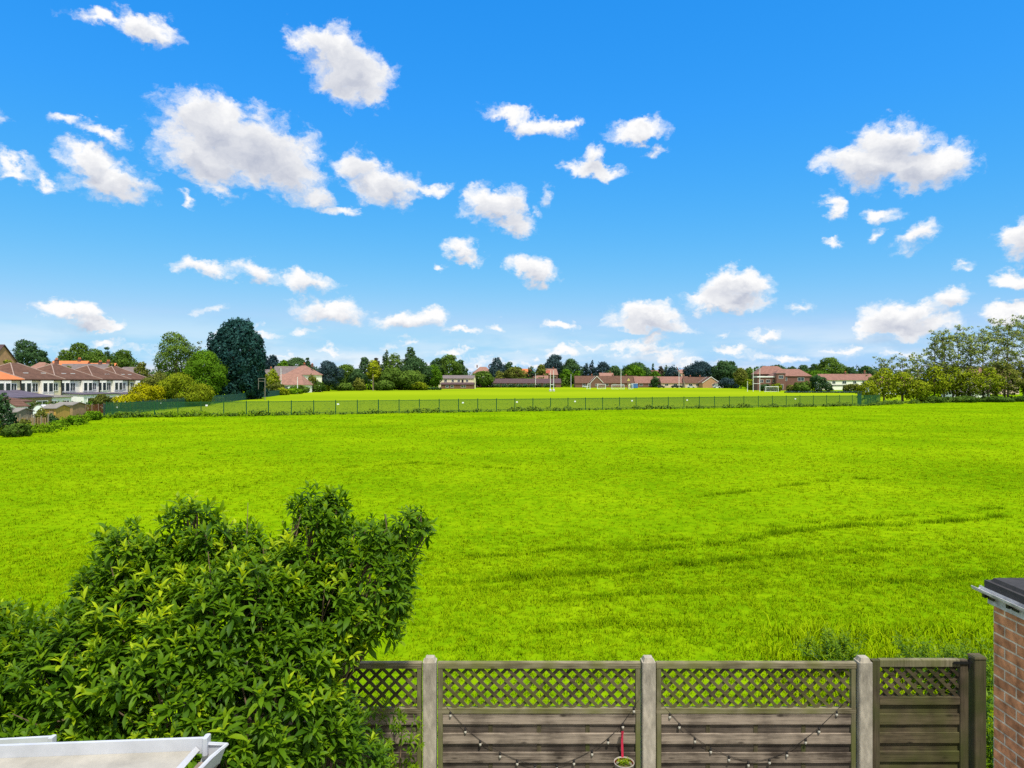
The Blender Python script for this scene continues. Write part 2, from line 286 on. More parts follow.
# ------------------------------------------------------------------ mesh building
class MB:
    def __init__(s): s.v = []; s.f = []
    def add(s, vs, fs):
        o = len(s.v); s.v += [tuple(p) for p in vs]; s.f += [tuple(o + i for i in f) for f in fs]
    def box(s, c, size, rz=0.0, ry=0.0, taper=0.0):
        hx, hy, hz = size[0] / 2, size[1] / 2, size[2] / 2
        m = Matrix.Rotation(rz, 3, 'Z') @ Matrix.Rotation(ry, 3, 'Y')
        vs = []
        for z in (-1, 1):
            k = 1 - taper if z > 0 else 1
            for x, y in ((-1, -1), (1, -1), (1, 1), (-1, 1)):
                vs.append(Vector(c) + m @ Vector((x * hx * k, y * hy * k, z * hz)))
        s.add(vs, [(3, 2, 1, 0), (4, 5, 6, 7), (0, 1, 5, 4), (1, 2, 6, 5), (2, 3, 7, 6), (3, 0, 4, 7)]); return s
    def bbox(s, c, size, b=0.006):
        """box with bevelled edges along its length"""
        hx, hy, hz = size[0] / 2, size[1] / 2, size[2] / 2
        ax = max(range(3), key=lambda i: size[i]); u, v = [i for i in range(3) if i != ax]
        h = [hx, hy, hz]; prof = []
        for su, sv, first in ((-1, -1, 0), (1, -1, 1), (1, 1, 0), (-1, 1, 1)):
            a = (su * (h[u] - b), sv * h[v]); d = (su * h[u], sv * (h[v] - b))
            prof += [d, a] if first == 0 else [a, d]
        vs = []
        for e in (-1, 1):
            for p in prof:
                q = [0, 0, 0]; q[ax] = e * h[ax]; q[u] = p[0]; q[v] = p[1]
                vs.append(Vector(c) + Vector(q))
        n = 8
        s.add(vs, [tuple(range(n - 1, -1, -1)), tuple(range(n, 2 * n))] + [(i, (i + 1) % n, n + (i + 1) % n, n + i) for i in range(n)]); return s
    def tube(s, pts, rad, n=6, cap=True):
        pts = [Vector(p) for p in pts]; o = len(s.v)
        if not hasattr(rad, '__len__'): rad = [rad] * len(pts)
        for i, p in enumerate(pts):
            t = (pts[min(i + 1, len(pts) - 1)] - pts[max(i - 1, 0)]).normalized()
            a = t.cross(Vector((0, 0, 1)) if abs(t.z) < 0.9 else Vector((1, 0, 0))).normalized(); b = t.cross(a)
            for k in range(n):
                w = 2 * math.pi * k / n; s.v.append(tuple(p + (a * math.cos(w) + b * math.sin(w)) * rad[i]))
        for i in range(len(pts) - 1):
            for k in range(n):
                s.f.append((o + i * n + k, o + i * n + (k + 1) % n, o + (i + 1) * n + (k + 1) % n, o + (i + 1) * n + k))
        if cap:
            s.f.append(tuple(o + k for k in range(n))); s.f.append(tuple(o + (len(pts) - 1) * n + k for k in reversed(range(n))))
        return s
    def prism(s, poly, axis, a, b):
        """polygon (2D) extruded along an axis between a and b"""
        n = len(poly); vs = []
        for e in (a, b):
            for p in poly:
                vs.append((e, p[0], p[1]) if axis == 'X' else (p[0], e, p[1]) if axis == 'Y' else (p[0], p[1], e))
        s.add(vs, [tuple(range(n)), tuple(range(2 * n - 1, n - 1, -1))] + [(i, n + i, n + (i + 1) % n, (i + 1) % n) for i in range(n)]); return s
    def lathe(s, prof, c=(0, 0, 0), n=20):
        o = len(s.v)
        for r, z in prof:
            for k in range(n):
                w = 2 * math.pi * k / n; s.v.append((c[0] + r * math.cos(w), c[1] + r * math.sin(w), c[2] + z))
        for i in range(len(prof) - 1):
            for k in range(n): s.f.append((o + i * n + k, o + i * n + (k + 1) % n, o + (i + 1) * n + (k + 1) % n, o + (i + 1) * n + k))
        return s
    def build(s, name, mat, parent=None, loc=(0, 0, 0), smooth=False):
        me = bpy.data.meshes.new(name); me.from_pydata(s.v, [], s.f)
        import bmesh as _b
        bm = _b.new(); bm.from_mesh(me); _b.ops.recalc_face_normals(bm, faces=bm.faces); bm.to_mesh(me); bm.free()
        if smooth: me.polygons.foreach_set('use_smooth', [True] * len(me.polygons))
        return link(name, me, mat, parent, loc)
def link(name, me, mat, parent=None, loc=(0, 0, 0)):
    if mat: me.materials.append(mat)
    o = bpy.data.objects.new(name, me); COL.objects.link(o); o.location = loc
    if parent: o.parent = parent
    return o
def np_mesh(name, v, f, mat, parent=None, tint=None, vn=None, loc=(0, 0, 0)):
    """mesh from arrays: v (n,3), f (m,k) all faces of one size"""
    me = bpy.data.meshes.new(name); n, (m, k) = len(v), f.shape
    me.vertices.add(n); me.vertices.foreach_set('co', np.ascontiguousarray(v, dtype=np.float32).ravel())
    me.loops.add(m * k); me.loops.foreach_set('vertex_index', np.ascontiguousarray(f, dtype=np.int32).ravel())
    me.polygons.add(m); me.polygons.foreach_set('loop_start', np.arange(0, m * k, k, dtype=np.int32))
    me.update(calc_edges=True)
    if tint is not None:
        a = me.attributes.new('tint', 'FLOAT', 'POINT'); a.data.foreach_set('value', np.ascontiguousarray(tint, dtype=np.float32))
    if vn is not None:
        a = me.attributes.new('vn', 'FLOAT_VECTOR', 'POINT'); a.data.foreach_set('vector', np.ascontiguousarray(vn, dtype=np.float32).ravel())
    return link(name, me, mat, parent, loc)
def tag(o, label=None, cat=None, group=None, kind=None):
    for k, v in (('label', label), ('category', cat), ('group', group), ('kind', kind)):
        if v: o[k] = v
    return o
def thing(name, label, cat, loc=(0, 0, 0), rz=0.0, group=None):
    o = bpy.data.objects.new(name, None); COL.objects.link(o); o.empty_display_size = 0.3
    o.location = loc; o.rotation_euler = (0, 0, rz)
    return tag(o, label, cat, group)
def copy_tree(o, parent=None):
    c = o.copy(); COL.objects.link(c); c.parent = parent
    for ch in list(o.children): copy_tree(ch, c)
    return c
# ------------------------------------------------------------------ ground
def undul(x, y):
    """gentle unevenness of the near field (zero far away)"""
    k = np.clip((75 - y) / 60, 0, 1)
    return k * (0.05 * np.sin(x * 0.55 + 1.3 * np.sin(y * 0.31)) * np.cos(y * 0.43 + 0.7 * np.sin(x * 0.23)) + 0.025 * np.sin(x * 1.9 + y * 0.8) * np.sin(y * 1.7 - x * 0.6)) - 0.05 * k
def ground_sheet():
    xs = np.unique(np.round(np.concatenate([np.linspace(-3000, -200, 12), np.linspace(-200, -40, 30), np.linspace(-40, 40, 161), np.linspace(40, 200, 30), np.linspace(200, 3000, 12)]), 3))
    ys = np.unique(np.round(np.concatenate([np.linspace(-400, 0, 8), np.linspace(0, 80, 201), np.linspace(80, 500, 60), np.linspace(500, 4500, 14)]), 3))
    X, Y = np.meshgrid(xs, ys); Zz = undul(X, Y)
    nx = len(xs); i, j = np.meshgrid(np.arange(nx - 1), np.arange(len(ys) - 1)); a = (j * nx + i).ravel()
    f = np.stack([a, a + 1, a + nx + 1, a + nx], 1)
    o = np_mesh('field', np.stack([X.ravel(), Y.ravel(), Zz.ravel()], 1), f, MAT['grass_ground'])
    o.data.polygons.foreach_set('use_smooth', np.ones(len(f), dtype=bool)); o['kind'] = 'structure'
ground_sheet()
b = MB()
# far playing field: bounded by the railing line in front and by hedges and houses behind
pts = [(-46.5, 82), (60, 119), (66, 125), (110, 150), (112, 215), (104, 262), (112, 300), (108, 392), (30, 430), (-8, 402), (-33, 330), (-79, 277), (-60, 169)]
b.add([(x, y, 0.02) for x, y in pts], [tuple(range(len(pts)))])
b.build('sports_pitch', MAT['pitch'])['kind'] = 'structure'
b = MB(); b.add([(-12, -3, 0.012), (5.2, -3, 0.012), (5.2, 6.2, 0.012), (-12, 6.2, 0.012)], [(0, 1, 2, 3)])
b.build('garden_path', mat_plain('garden_paving', (0.20, 0.19, 0.17), 0.25, 3, 0.9))['kind'] = 'structure'

# ------------------------------------------------------------------ grass blades
def blades(x, y, n, h, w, lean, tint, tv=.19):
    """n blades round every point; h, w, lean, tint are arrays over the points"""
    N = len(x); k = N * n
    bx = np.repeat(x, n) + rng.normal(0, 1, k) * np.repeat(h, n) * 0.45; by = np.repeat(y, n) + rng.normal(0, 1, k) * np.repeat(h, n) * 0.45
    bh = np.repeat(h, n) * rng.uniform(0.55, 1.15, k); bw = np.repeat(w, n) * rng.uniform(0.6, 1.2, k)
    az = rng.uniform(0, 2 * np.pi, k); ld = rng.uniform(0, 2 * np.pi, k); ll = bh * np.repeat(lean, n) * rng.uniform(0.2, 1.2, k)
    bz = undul(bx, by) - 0.01
    dx, dy = np.cos(az) * bw / 2, np.sin(az) * bw / 2
    lx, ly = np.cos(ld) * ll, np.sin(ld) * ll
    v = np.empty((k, 5, 3), np.float32)
    v[:, 0] = np.stack([bx - dx, by - dy, bz], 1); v[:, 1] = np.stack([bx + dx, by + dy, bz], 1)
    v[:, 2] = np.stack([bx + dx * .8 + lx * .35, by + dy * .8 + ly * .35, bz + bh * .6], 1); v[:, 3] = np.stack([bx - dx * .8 + lx * .35, by - dy * .8 + ly * .35, bz + bh * .6], 1)
    v[:, 4] = np.stack([bx + lx, by + ly, bz + bh * (1 - 0.3 * np.repeat(lean, n))], 1)
    o = np.arange(k)[:, None] * 5
    f = np.concatenate([o + np.array([[0, 1, 2]]), o + np.array([[0, 2, 3]]), o + np.array([[3, 2, 4]])], 0)
    t = np.clip(np.repeat(tint, n) + rng.normal(0, tv, k), 0, 1)
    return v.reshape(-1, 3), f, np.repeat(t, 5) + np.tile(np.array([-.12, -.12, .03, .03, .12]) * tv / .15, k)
def wedge(n, y0, y1, m=5):
    y = np.sqrt(rng.uniform(y0 ** 2, y1 ** 2, n)); x = rng.uniform(-1, 1, n) * (0.78 * y + m); return x, y
def patch(x, y):
    return 0.5 + 0.25 * np.sin(x * 0.9 + 2.0 * np.sin(y * 0.37)) * np.sin(y * 1.3 + 1.5 * np.sin(x * 0.41)) + 0.2 * np.sin(x * 0.17 + 0.6) * np.cos(y * 0.21)
VS, FS, TS = [], [], []
def put(r):
    off = sum(len(v) for v in VS); VS.append(r[0]); FS.append(r[1] + off); TS.append(r[2])
def band(n, y0, y1, nb, h0, h1, w, lean, tv):
    x, y = wedge(n, y0, y1); keep = (y > 6.35) & (x > -0.55 * y - 26) & (rng.uniform(0, 1, len(y)) < np.clip(np.minimum((y1 - y) / (.3 * y1), (y - y0 + (20 if y0 < 7 else 0)) / (.3 * y0)), 0, 1)) ; x, y = x[keep], y[keep]
    p = patch(x, y); put(blades(x, y, nb, h0 + (h1 - h0) * rng.uniform(0, 1, len(x)) ** 2 * (1.3 - p * 0.6), np.full(len(x), w), np.full(len(x), lean), 0.41 + 0.22 * p + 0.15 * np.clip((y - 14) / 24, -.5, 1) + rng.normal(0, tv * .5, len(x)), tv))  # near blades tinted darker: lusher growth plus painted shadow between blades
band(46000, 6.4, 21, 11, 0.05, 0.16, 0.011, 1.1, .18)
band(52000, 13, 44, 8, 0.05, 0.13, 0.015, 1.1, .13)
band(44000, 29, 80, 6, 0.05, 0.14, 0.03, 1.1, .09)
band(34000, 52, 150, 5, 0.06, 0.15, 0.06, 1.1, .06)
# darker rougher tufts: old wheel tracks crossing the field, and scattered
def track(rows, n, h, t=0.10):
    """an old wheel rut: a thin broken line of coarse dark tufts (rows are columns and rows of the field seen from the window)"""
    P = np.array([(W(a, 3045. / (py - HZ)), 3045. / (py - HZ)) for a, py in rows]); u = np.sort(rng.uniform(0, len(P) - 1.001, n)); i = u.astype(int); fr = (u - i)[:, None]
    c = P[i] * (1 - fr) + P[i + 1] * fr + rng.normal(0, .045, (n, 2)); size = rng.gamma(.7, 1.5, n)
    k = np.clip((size * 4).astype(int), 1, 16); q = np.repeat(c, k, 0) + rng.normal(0, 1, (k.sum(), 2)) * np.repeat(.03 + .045 * np.sqrt(size), k)[:, None] * [1.6, 1]
    m = len(q); put(blades(q[:, 0], q[:, 1], 8, h * rng.uniform(.5, 1.1, m) * np.repeat(.7 + .25 * np.minimum(size, 2), k), np.full(m, .012), np.full(m, .9), np.full(m, t) + rng.normal(0, .10, m)))
L1 = [(440, 579), (510, 575), (577, 572), (646, 568), (715, 559), (760, 556), (812, 552), (900, 548)]; L2 = [(600, 552), (720, 542), (807, 530), (873, 524), (935, 520), (1010, 515)]
track(L1, 150, .18, .04); track([(a, y + 9) for a, y in L1], 55, .13, .16); track(L2, 120, .20, .04); track([(a, y - 8) for a, y in L2], 45, .14, .16)
track([(470, 555), (560, 549), (680, 545)], 70, .14, .16); track([(690, 496), (750, 490), (827, 481), (900, 478)], 60, .17, .18); track([(560, 596), (660, 592), (780, 584)], 60, .12, .18)
track([(150, 512), (300, 470), (420, 462), (520, 470)], 70, .16, .2); track([(840, 585), (920, 578), (1020, 570)], 60, .13, .16); track([(520, 628), (600, 622), (690, 626)], 50, .11, .15)
x, y = wedge(900, 9, 45); put(blades(x, y, 9, rng.uniform(.12, .2, len(x)), np.full(len(x), .014), np.full(len(x), .7), rng.uniform(0.0, .3, len(x))))
# rank growth behind the fence on the right
n = 900; y = rng.uniform(6.7, 12.2, n); x = W(rng.uniform(770, 1000, n) , y) + rng.normal(0, .3, n); put(blades(x, y, 11, rng.uniform(.18, .42, n) * np.clip((x - 1.8) / 3, .3, 1), np.full(n, .018), np.full(n, .75), rng.uniform(.25, .85, n)))
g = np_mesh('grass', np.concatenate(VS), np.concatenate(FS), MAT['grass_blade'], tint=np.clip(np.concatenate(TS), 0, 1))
tag(g, 'short bright green grass covering the open field behind the garden fence', 'grass', kind='stuff')

# ------------------------------------------------------------------ leaves close by
def leaf_template(wide=0.30):
    """one pointed, folded, drooping leaf along +x, length 1: 8 vertices, 8 faces (triangles)"""
    sp = [(0, 0, 0), (0.32, 0, 0.05), (0.70, 0, 0.03), (1.0, 0, -0.09)]
    v = [sp[0], (0.32, wide / 2 * .86, 0.10), sp[1], (0.32, -wide / 2 * .86, 0.10), (0.68, wide / 2 * .85, 0.07), sp[2], (0.68, -wide / 2 * .85, 0.07), sp[3]]
    f = [(0, 2, 1), (0, 3, 2), (1, 2, 5), (1, 5, 4), (2, 3, 6), (2, 6, 5), (4, 5, 7), (5, 6, 7)]
    return np.array(v, np.float32), np.array(f, np.int32)
def leaves_mesh(name, base, direc, up, length, tint, mat, parent, wide=0.30):
    T, TF = leaf_template(wide); n = len(base)
    d = direc / np.linalg.norm(direc, axis=1, keepdims=True)
    s = np.cross(up, d); s /= np.linalg.norm(s, axis=1, keepdims=True) + 1e-9; u = np.cross(d, s)
    v = base[:, None] + length[:, None, None] * (T[None, :, 0:1] * d[:, None] + T[None, :, 1:2] * s[:, None] + T[None, :, 2:3] * u[:, None])
    f = (np.arange(n)[:, None, None] * 8 + TF[None]).reshape(-1, 3)
    o = np_mesh(name, v.reshape(-1, 3), f, mat, parent, tint=np.repeat(np.clip(tint, 0, 1), 8))
    o.data.polygons.foreach_set('use_smooth', np.ones(len(f), dtype=bool)); return o
def shoots(pos, axis, nl, L, young, wide=0.30):
    """whorled leafy shoots: nl leaves spiralling up a short twig at every pos, tipped with young growth"""
    n = len(pos); k = n * nl
    ax = axis / np.linalg.norm(axis, axis=1, keepdims=True)
    a = np.cross(ax, np.array([0.13, 0.31, 0.94])); a /= np.linalg.norm(a, axis=1, keepdims=True); b_ = np.cross(ax, a)
    j = np.tile(np.arange(nl), n) / (nl - 1.0); I = np.repeat(np.arange(n), nl)
    th = np.tile(np.arange(nl), n) * 2.39996 + rng.uniform(0, 6.28, n)[I] + rng.normal(0, .25, k)
    op = np.radians(82 - 58 * j ** 1.3) + rng.normal(0, .16, k)
    rad = a[I] * np.cos(th)[:, None] + b_[I] * np.sin(th)[:, None]
    d = rad * np.sin(op)[:, None] + ax[I] * np.cos(op)[:, None]; d[:, 2] -= 0.18 * (1 - j)
    base = pos[I] + ax[I] * (j * 0.09 * (L[I] / 0.1))[:, None]
    ln = L[I] * (1.05 - 0.5 * j ** 2) * rng.uniform(.75, 1.15, k)
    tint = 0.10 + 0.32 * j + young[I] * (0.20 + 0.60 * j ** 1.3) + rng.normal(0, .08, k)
    return base, d, np.tile(np.array([[0, 0, 1.0]]), (k, 1)) * 0.6 + ax[I] * 0.6, ln, tint
def lobe_points(lobes, dens, shell=0.35, cam_bias=True):
    P, A, Dp = [], [], []
    cs = np.array([l[0] for l in lobes]); rs = np.array([l[1] for l in lobes])
    for c, r in zip(cs, rs):
        n = int(dens * (r[0] * r[2] + r[0] * r[1]) * 6)
        d = rng.normal(0, 1, (n, 3)); d /= np.linalg.norm(d, axis=1, keepdims=True)
        fr = 1 - shell * rng.uniform(0, 1, n) ** 1.6 + rng.normal(0, .05, n)
        p = c + d * r * fr[:, None]
        q = (p[:, None] - cs[None]) / rs[None]; inside = (np.linalg.norm(q, axis=2) < 0.72).any(1)
        p, d, fr = p[~inside], d[~inside], fr[~inside]
        P.append(p); A.append(d * [1, 1, .8] + [0, 0, .75] + rng.normal(0, .28, d.shape)); Dp.append(fr)
    return np.concatenate(P), np.concatenate(A), np.concatenate(Dp)

# the big garden shrub in front of the fence
sh = thing('shrub', 'big leafy evergreen shrub with glossy pointed leaves in front of the fence', 'shrub', (W(230, 5.3), 5.3, 0))
lob = []
for px, py, D, r, ry in [(186, 508, 5.45, 7, 1), (197, 518, 5.45, 11, 1), (190, 532, 5.4, 21, .9), (207, 545, 5.4, 22, .9), (128, 545, 5.35, 15, 1), (124, 562, 5.3, 22, .9), (138, 580, 5.3, 24, .8), (108, 590, 5.3, 22, .8), (163, 552, 5.35, 10, 1), (168, 590, 5.3, 34, .8), (205, 585, 5.35, 38, .8), (244, 552, 5.45, 16, 1), (264, 562, 5.45, 18, 1), (388, 608, 5.4, 14, .9), (366, 632, 5.35, 17, .9), (240, 585, 5.4, 34, .9),
                      (92, 603, 5.25, 13, 1), (299, 508, 5.55, 7, 1), (316, 508, 5.55, 12, 1), (336, 515, 5.55, 11, 1), (322, 524, 5.55, 20, 1), (312, 556, 5.5, 30, .8), (350, 552, 5.5, 28, .8), (376, 542, 5.5, 16, .9), (386, 560, 5.5, 24, .9), (408, 526, 5.55, 13, .8), (421, 521, 5.55, 8, .8), (423, 536, 5.55, 6, .8), (370, 585, 5.4, 36, .8), (392, 588, 5.45, 15, 1), (280, 600, 5.3, 46, .8),
                      (322, 622, 5.2, 40, .8), (372, 618, 5.35, 26, 1), (230, 640, 5.05, 72, .75), (130, 645, 5.1, 60, .8), (82, 650, 5.2, 38, .9), (40, 652, 5.15, 32, .8), (-20, 655, 5.1, 42, .8), (10, 680, 4.95, 54, .8), (70, 695, 4.8, 70, .7), (290, 668, 5.0, 46, .8),
                      (160, 700, 4.75, 78, .7), (250, 720, 4.8, 78, .7), (306, 730, 5.0, 46, .8), (-60, 700, 4.8, 80, .8), (322, 785, 4.9, 60, .8), (210, 800, 4.6, 90, .7), (60, 790, 4.7, 100, .7)]:
    r_ = M(r, D); lob.append(((W(px, D) - sh.location.x, D - 5.3, Z(py, D)), (r_, r_ * ry, r_ * .97)))
P, A, fr = lobe_points(lob, 215, 0.45)
print('shrub shoots', len(P))
pt = np.sin(P[:, 0] * 3.4 + 1 + 1.5 * np.sin(P[:, 2] * 4)) * np.sin(P[:, 2] * 4.3 + P[:, 0]) * .45
young = np.clip(.15 + pt + rng.uniform(-.45, .65, len(P)), 0, 1) * np.clip((fr - .72) / .25, 0, 1) * np.where(A[:, 2] > 0, 1, .3)  # young tips outside; inner shoots kept dark, gap shade put into the tint
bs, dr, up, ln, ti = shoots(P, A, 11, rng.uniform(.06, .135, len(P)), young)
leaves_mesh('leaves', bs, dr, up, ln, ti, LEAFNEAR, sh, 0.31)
b = MB()
for l in lob:
    c = Vector(l[0]); r0 = l[1][0]
    g0 = Vector((c.x * 0.35, c.y * 0.35, 0)); mid = Vector((c.x * .55, c.y * .6, c.z * .6)) + Vector((rnd.uniform(-.1, .1), rnd.uniform(-.1, .1), .1))
    b.tube([g0, mid, c, c + Vector((rnd.uniform(-.2, .2) * r0, 0, r0 * .8))], [.026, .016, .008, .003], 6)
    for q in range(5):
        t = rnd.random(); s0 = mid.lerp(c, t); e = c + Vector((rnd.gauss(0, .5), rnd.gauss(0, .5), rnd.gauss(.2, .5))) * r0
        b.tube([s0, s0.lerp(e, .5) + Vector((0, 0, -.02)), e], [.008, .006, .003], 5)
b.tube([(W(240, 5.3) - sh.location.x, .05, 2.2), (W(243, 5.3) - sh.location.x, .1, Z(505, 5.3))], [.008, .002], 5)
b.tube([(W(293, 5.4) - sh.location.x, .05, 2.3), (W(291, 5.4) - sh.location.x, .1, Z(560, 5.4)), (W(300, 5.4) - sh.location.x, .12, Z(515, 5.4))], [.012, .009, .004], 6)
b.build('stem', MAT['stem'], sh)

# smaller climber hanging on the fence beside the concrete post
cl = thing('climber', 'small-leaved bright green climber hanging over the left fence panel', 'climber', (W(385, 6.0), 6.0, 0))
lob = []
for px, py, D, r in [(352, 718, 5.95, 20), (380, 726, 5.95, 22), (402, 726, 6.0, 13), (394, 752, 5.9, 26), (362, 750, 5.85, 38), (394, 795, 5.9, 30), (340, 800, 5.8, 60)]:
    r_ = M(r, D); lob.append(((W(px, D) - cl.location.x, D - 6.0, Z(py, D)), (r_, r_ * .6, r_)))
P, A, fr = lobe_points(lob, 120, 0.5)
bs, dr, up, ln, ti = shoots(P, A * [1.3, 1, .5] + [0, -.4, 0], 9, rng.uniform(.045, .075, len(P)), rng.uniform(-.2, .6, len(P)).clip(0))
leaves_mesh('leaves', bs, dr, up, ln, ti, LEAFNEAR2, cl, 0.34)
b = MB()
for l in lob:
    c = Vector(l[0]); b.tube([(c.x * .4, .0, 0), (c.x * .8, -.02, c.z * .6), c], [.014, .01, .004], 5)
b.build('stem', MAT['stem'], cl)

# rank weeds behind the gate, beside the outbuilding
def weed(px, D, h, label, n=26):
    t = thing('weed', label, 'weed', (W(px, D), D, 0), group='rank weeds behind the gate')
    P = []; b = MB()
    for s in range(n):
        x, y = rnd.gauss(0, .22), rnd.gauss(0, .22); hh = h * rnd.uniform(.6, 1.1); lx, ly = rnd.gauss(0, .12), rnd.gauss(0, .12)
        b.tube([(0, 0, 0), (x + lx * .4, y + ly * .4, hh * .6), (x + lx, y + ly, hh)], [.006, .005, .002], 4)
        for q in range(7):
            f = .3 + .7 * q / 6; P.append((x + lx * f, y + ly * f, hh * f))
    P = np.array(P); A = np.tile([[0, 0, 1.0]], (len(P), 1)) + rng.normal(0, .2, P.shape)
    bs, dr, up, ln, ti = shoots(P, A, 6, rng.uniform(.07, .13, len(P)), rng.uniform(0, .5, len(P)))
    leaves_mesh('leaves', bs, dr, up, ln, ti, LEAFNEAR2, t, 0.26); b.build('stalks', MAT['palis2'], t)
weed(958, 9.6, .62, 'tall nettle-like weed clump showing above the gate post')
weed(990, 9.3, .75, 'tallest weed clump, against the brick outbuilding corner')
weed(925, 10.0, .5, 'leafy weed clump above the middle of the gate')
weed(830, 10.6, .42, 'low broad weed clump above the right lattice panel')
weed(990, 7.2, 1.0, 'weeds in the gap between gate post and brick wall', 40)

# ------------------------------------------------------------------ garden fence
FY = 6.25
def fence_post(px, label):
    b = MB(); h = 1.845; w = .118
    b.bbox((0, 0, h / 2), (w, .118, h), .007)
    b.box((0, 0, h + .018), (w * .84, .10, .036), taper=.28)
    o = b.build('concrete_post', MAT['concrete'], None, (W(px, FY), FY, 0))
    return tag(o, label, 'fence post', 'concrete posts of the garden fence')
fence_post(430, 'pale concrete fence post beside the leafy climber, leftmost of three')
fence_post(648, 'pale concrete fence post between the two panels strung with lights')
fence_post(863, 'pale concrete fence post next to the dark timber gate')
fence_post(214, 'concrete fence post hidden in the leaves of the big shrub')

def lattice(b, x0, x1, z0, z1, y, pitch, w, th, sgn):
    """parallel diagonal laths clipped to a rectangle"""
    k = -(z1 - z0) if sgn > 0 else 0
    c = x0 - (z1 - z0) - pitch
    while c < x1 + (z1 - z0) + pitch:
        # line x = c + t, z = z0 + t (sgn +) or z = z1 - t (sgn -)
        t0, t1 = max(0, x0 - c), min(z1 - z0, x1 - c)
        if t1 - t0 > .02:
            xm = c + (t0 + t1) / 2; zm = z0 + (t0 + t1) / 2 if sgn > 0 else z1 - (t0 + t1) / 2
            b.box((xm, y, zm), ((t1 - t0) * 1.414, th, w), ry=-sgn * math.pi / 4)
        c += pitch
def fence_panel(px0, px1, label):
    xa, xb = W(px0, FY), W(px1, FY); w = xb - xa
    t = thing('lattice_fence', label, 'fence panel', ((xa + xb) / 2, FY, 0), group='lattice-topped timber fence panels')
    h = w / 2; z = lambda py: Z(py, FY)
    MB().bbox((0, 0, z(664.8)), (w, .05, .055), .005).build('top_rail', MAT['rail'], t)
    MB().bbox((0, 0, z(710)), (w, .045, .05), .004).build('mid_rail', MAT['rail'], t)
    for s in (-1, 1): MB().bbox((s * (h - .022), 0, z(664.8) / 2 - .014), (.042, .044, z(664.8) - .03), .004).build('stile', MAT['stile'], t)
    b = MB(); lattice(b, -h + .043, h - .043, z(708), z(667.5), -.006, .1165, .027, .009, -1); lattice(b, -h + .043, h - .043, z(708), z(667.5), .006, .1165, .027, .009, 1)
    b.build('lattice', MAT['lattice'], t)
    b = MB(); b2 = MB(); zz = z(718.5); k = 0
    while zz > .1:
        b.bbox((0, -.010 + rnd.uniform(-.001, .001), zz + rnd.uniform(-.003, .003)), (w - .09, .014, .098), .005)
        b2.bbox((0, .0075, zz - .086), (w - .09, .014, .095), .004); zz -= .171; k += 1
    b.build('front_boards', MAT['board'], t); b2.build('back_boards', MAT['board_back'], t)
    b = MB()
    for q in (-.24, 0, .24): b.box((q * w, -.001, z(713) / 2), (.036, .006, z(713) - .06))
    b.build('battens', MAT['gate_z'], t)  # dark timber colour paints the battens as lying in shade
    return t
fence_panel(438, 640, 'weathered lattice-topped fence panel with the red-strapped hanging pot')
fence_panel(656, 855, 'weathered lattice-topped fence panel nearest the gate, strung with lights')
fence_panel(222, 422, 'lattice-topped fence panel half hidden behind the climber and shrub')

# gate and its post
g = thing('garden_gate', 'dark timber garden gate with a short lattice strip on top', 'gate', (W(924, FY), FY, 0))
gz = lambda py: Z(py, FY)
w0, w1 = M(-53, FY), M(43, FY)
for xx, ww in ((w0 + .034, .068), (w1 - .038, .076)): MB().bbox((xx, 0, gz(659.5) / 2 + .03), (ww, .05, gz(659.5) - .06), .005).build('stile', MAT['gate_z'], g)
xi0, xi1 = w0 + .069, w1 - .077; xm, wi = (xi0 + xi1) / 2, xi1 - xi0
MB().bbox((xm, .001, gz(662.5)), (wi, .048, .066), .005).build('top_rail', MAT['stile'], g)
MB().bbox((xm, .001, gz(700)), (wi, .046, .072), .005).build('mid_rail', MAT['gate'], g)
b = MB(); lattice(b, xi0, xi1, gz(696.5), gz(666), -.006, .100, .028, .009, -1); lattice(b, xi0, xi1, gz(696.5), gz(666), .006, .100, .028, .009, 1); b.build('lattice', MAT['gate'], g)
b = MB(); b2 = MB(); zz = gz(718.5)
while zz > .1:
    b.bbox((xm, -.009, zz), (wi, .014, .10), .005); b2.bbox((xm, .008, zz - .086), (wi, .014, .09), .004); b2.bbox((xm, .0085, zz + .086), (wi, .0145, .10), .004) if zz > gz(720) else None; zz -= .166
b.build('front_boards', MAT['gate'], g); b2.build('back_boards', MAT['gate'], g)
b = MB(); b.box((w1 - .06, -.032, gz(661.5)), (.16, .008, .022)); b.tube([(w1 + .002, -.03, gz(667)), (w1 + .002, -.03, gz(656))], .009, 8); b.build('hinge', MAT['iron'], g)
b = MB(); b.bbox((0, 0, gz(657) / 2), (.105, .10, gz(657)), .006); b.box((0, 0, gz(657) + .008), (.115, .112, .016), taper=.12)
tag(b.build('gate_post', MAT['gate_z'], None, (W(977, FY), FY, 0)), 'dark square timber post the gate hinges on, beside the brick wall', 'gate post')

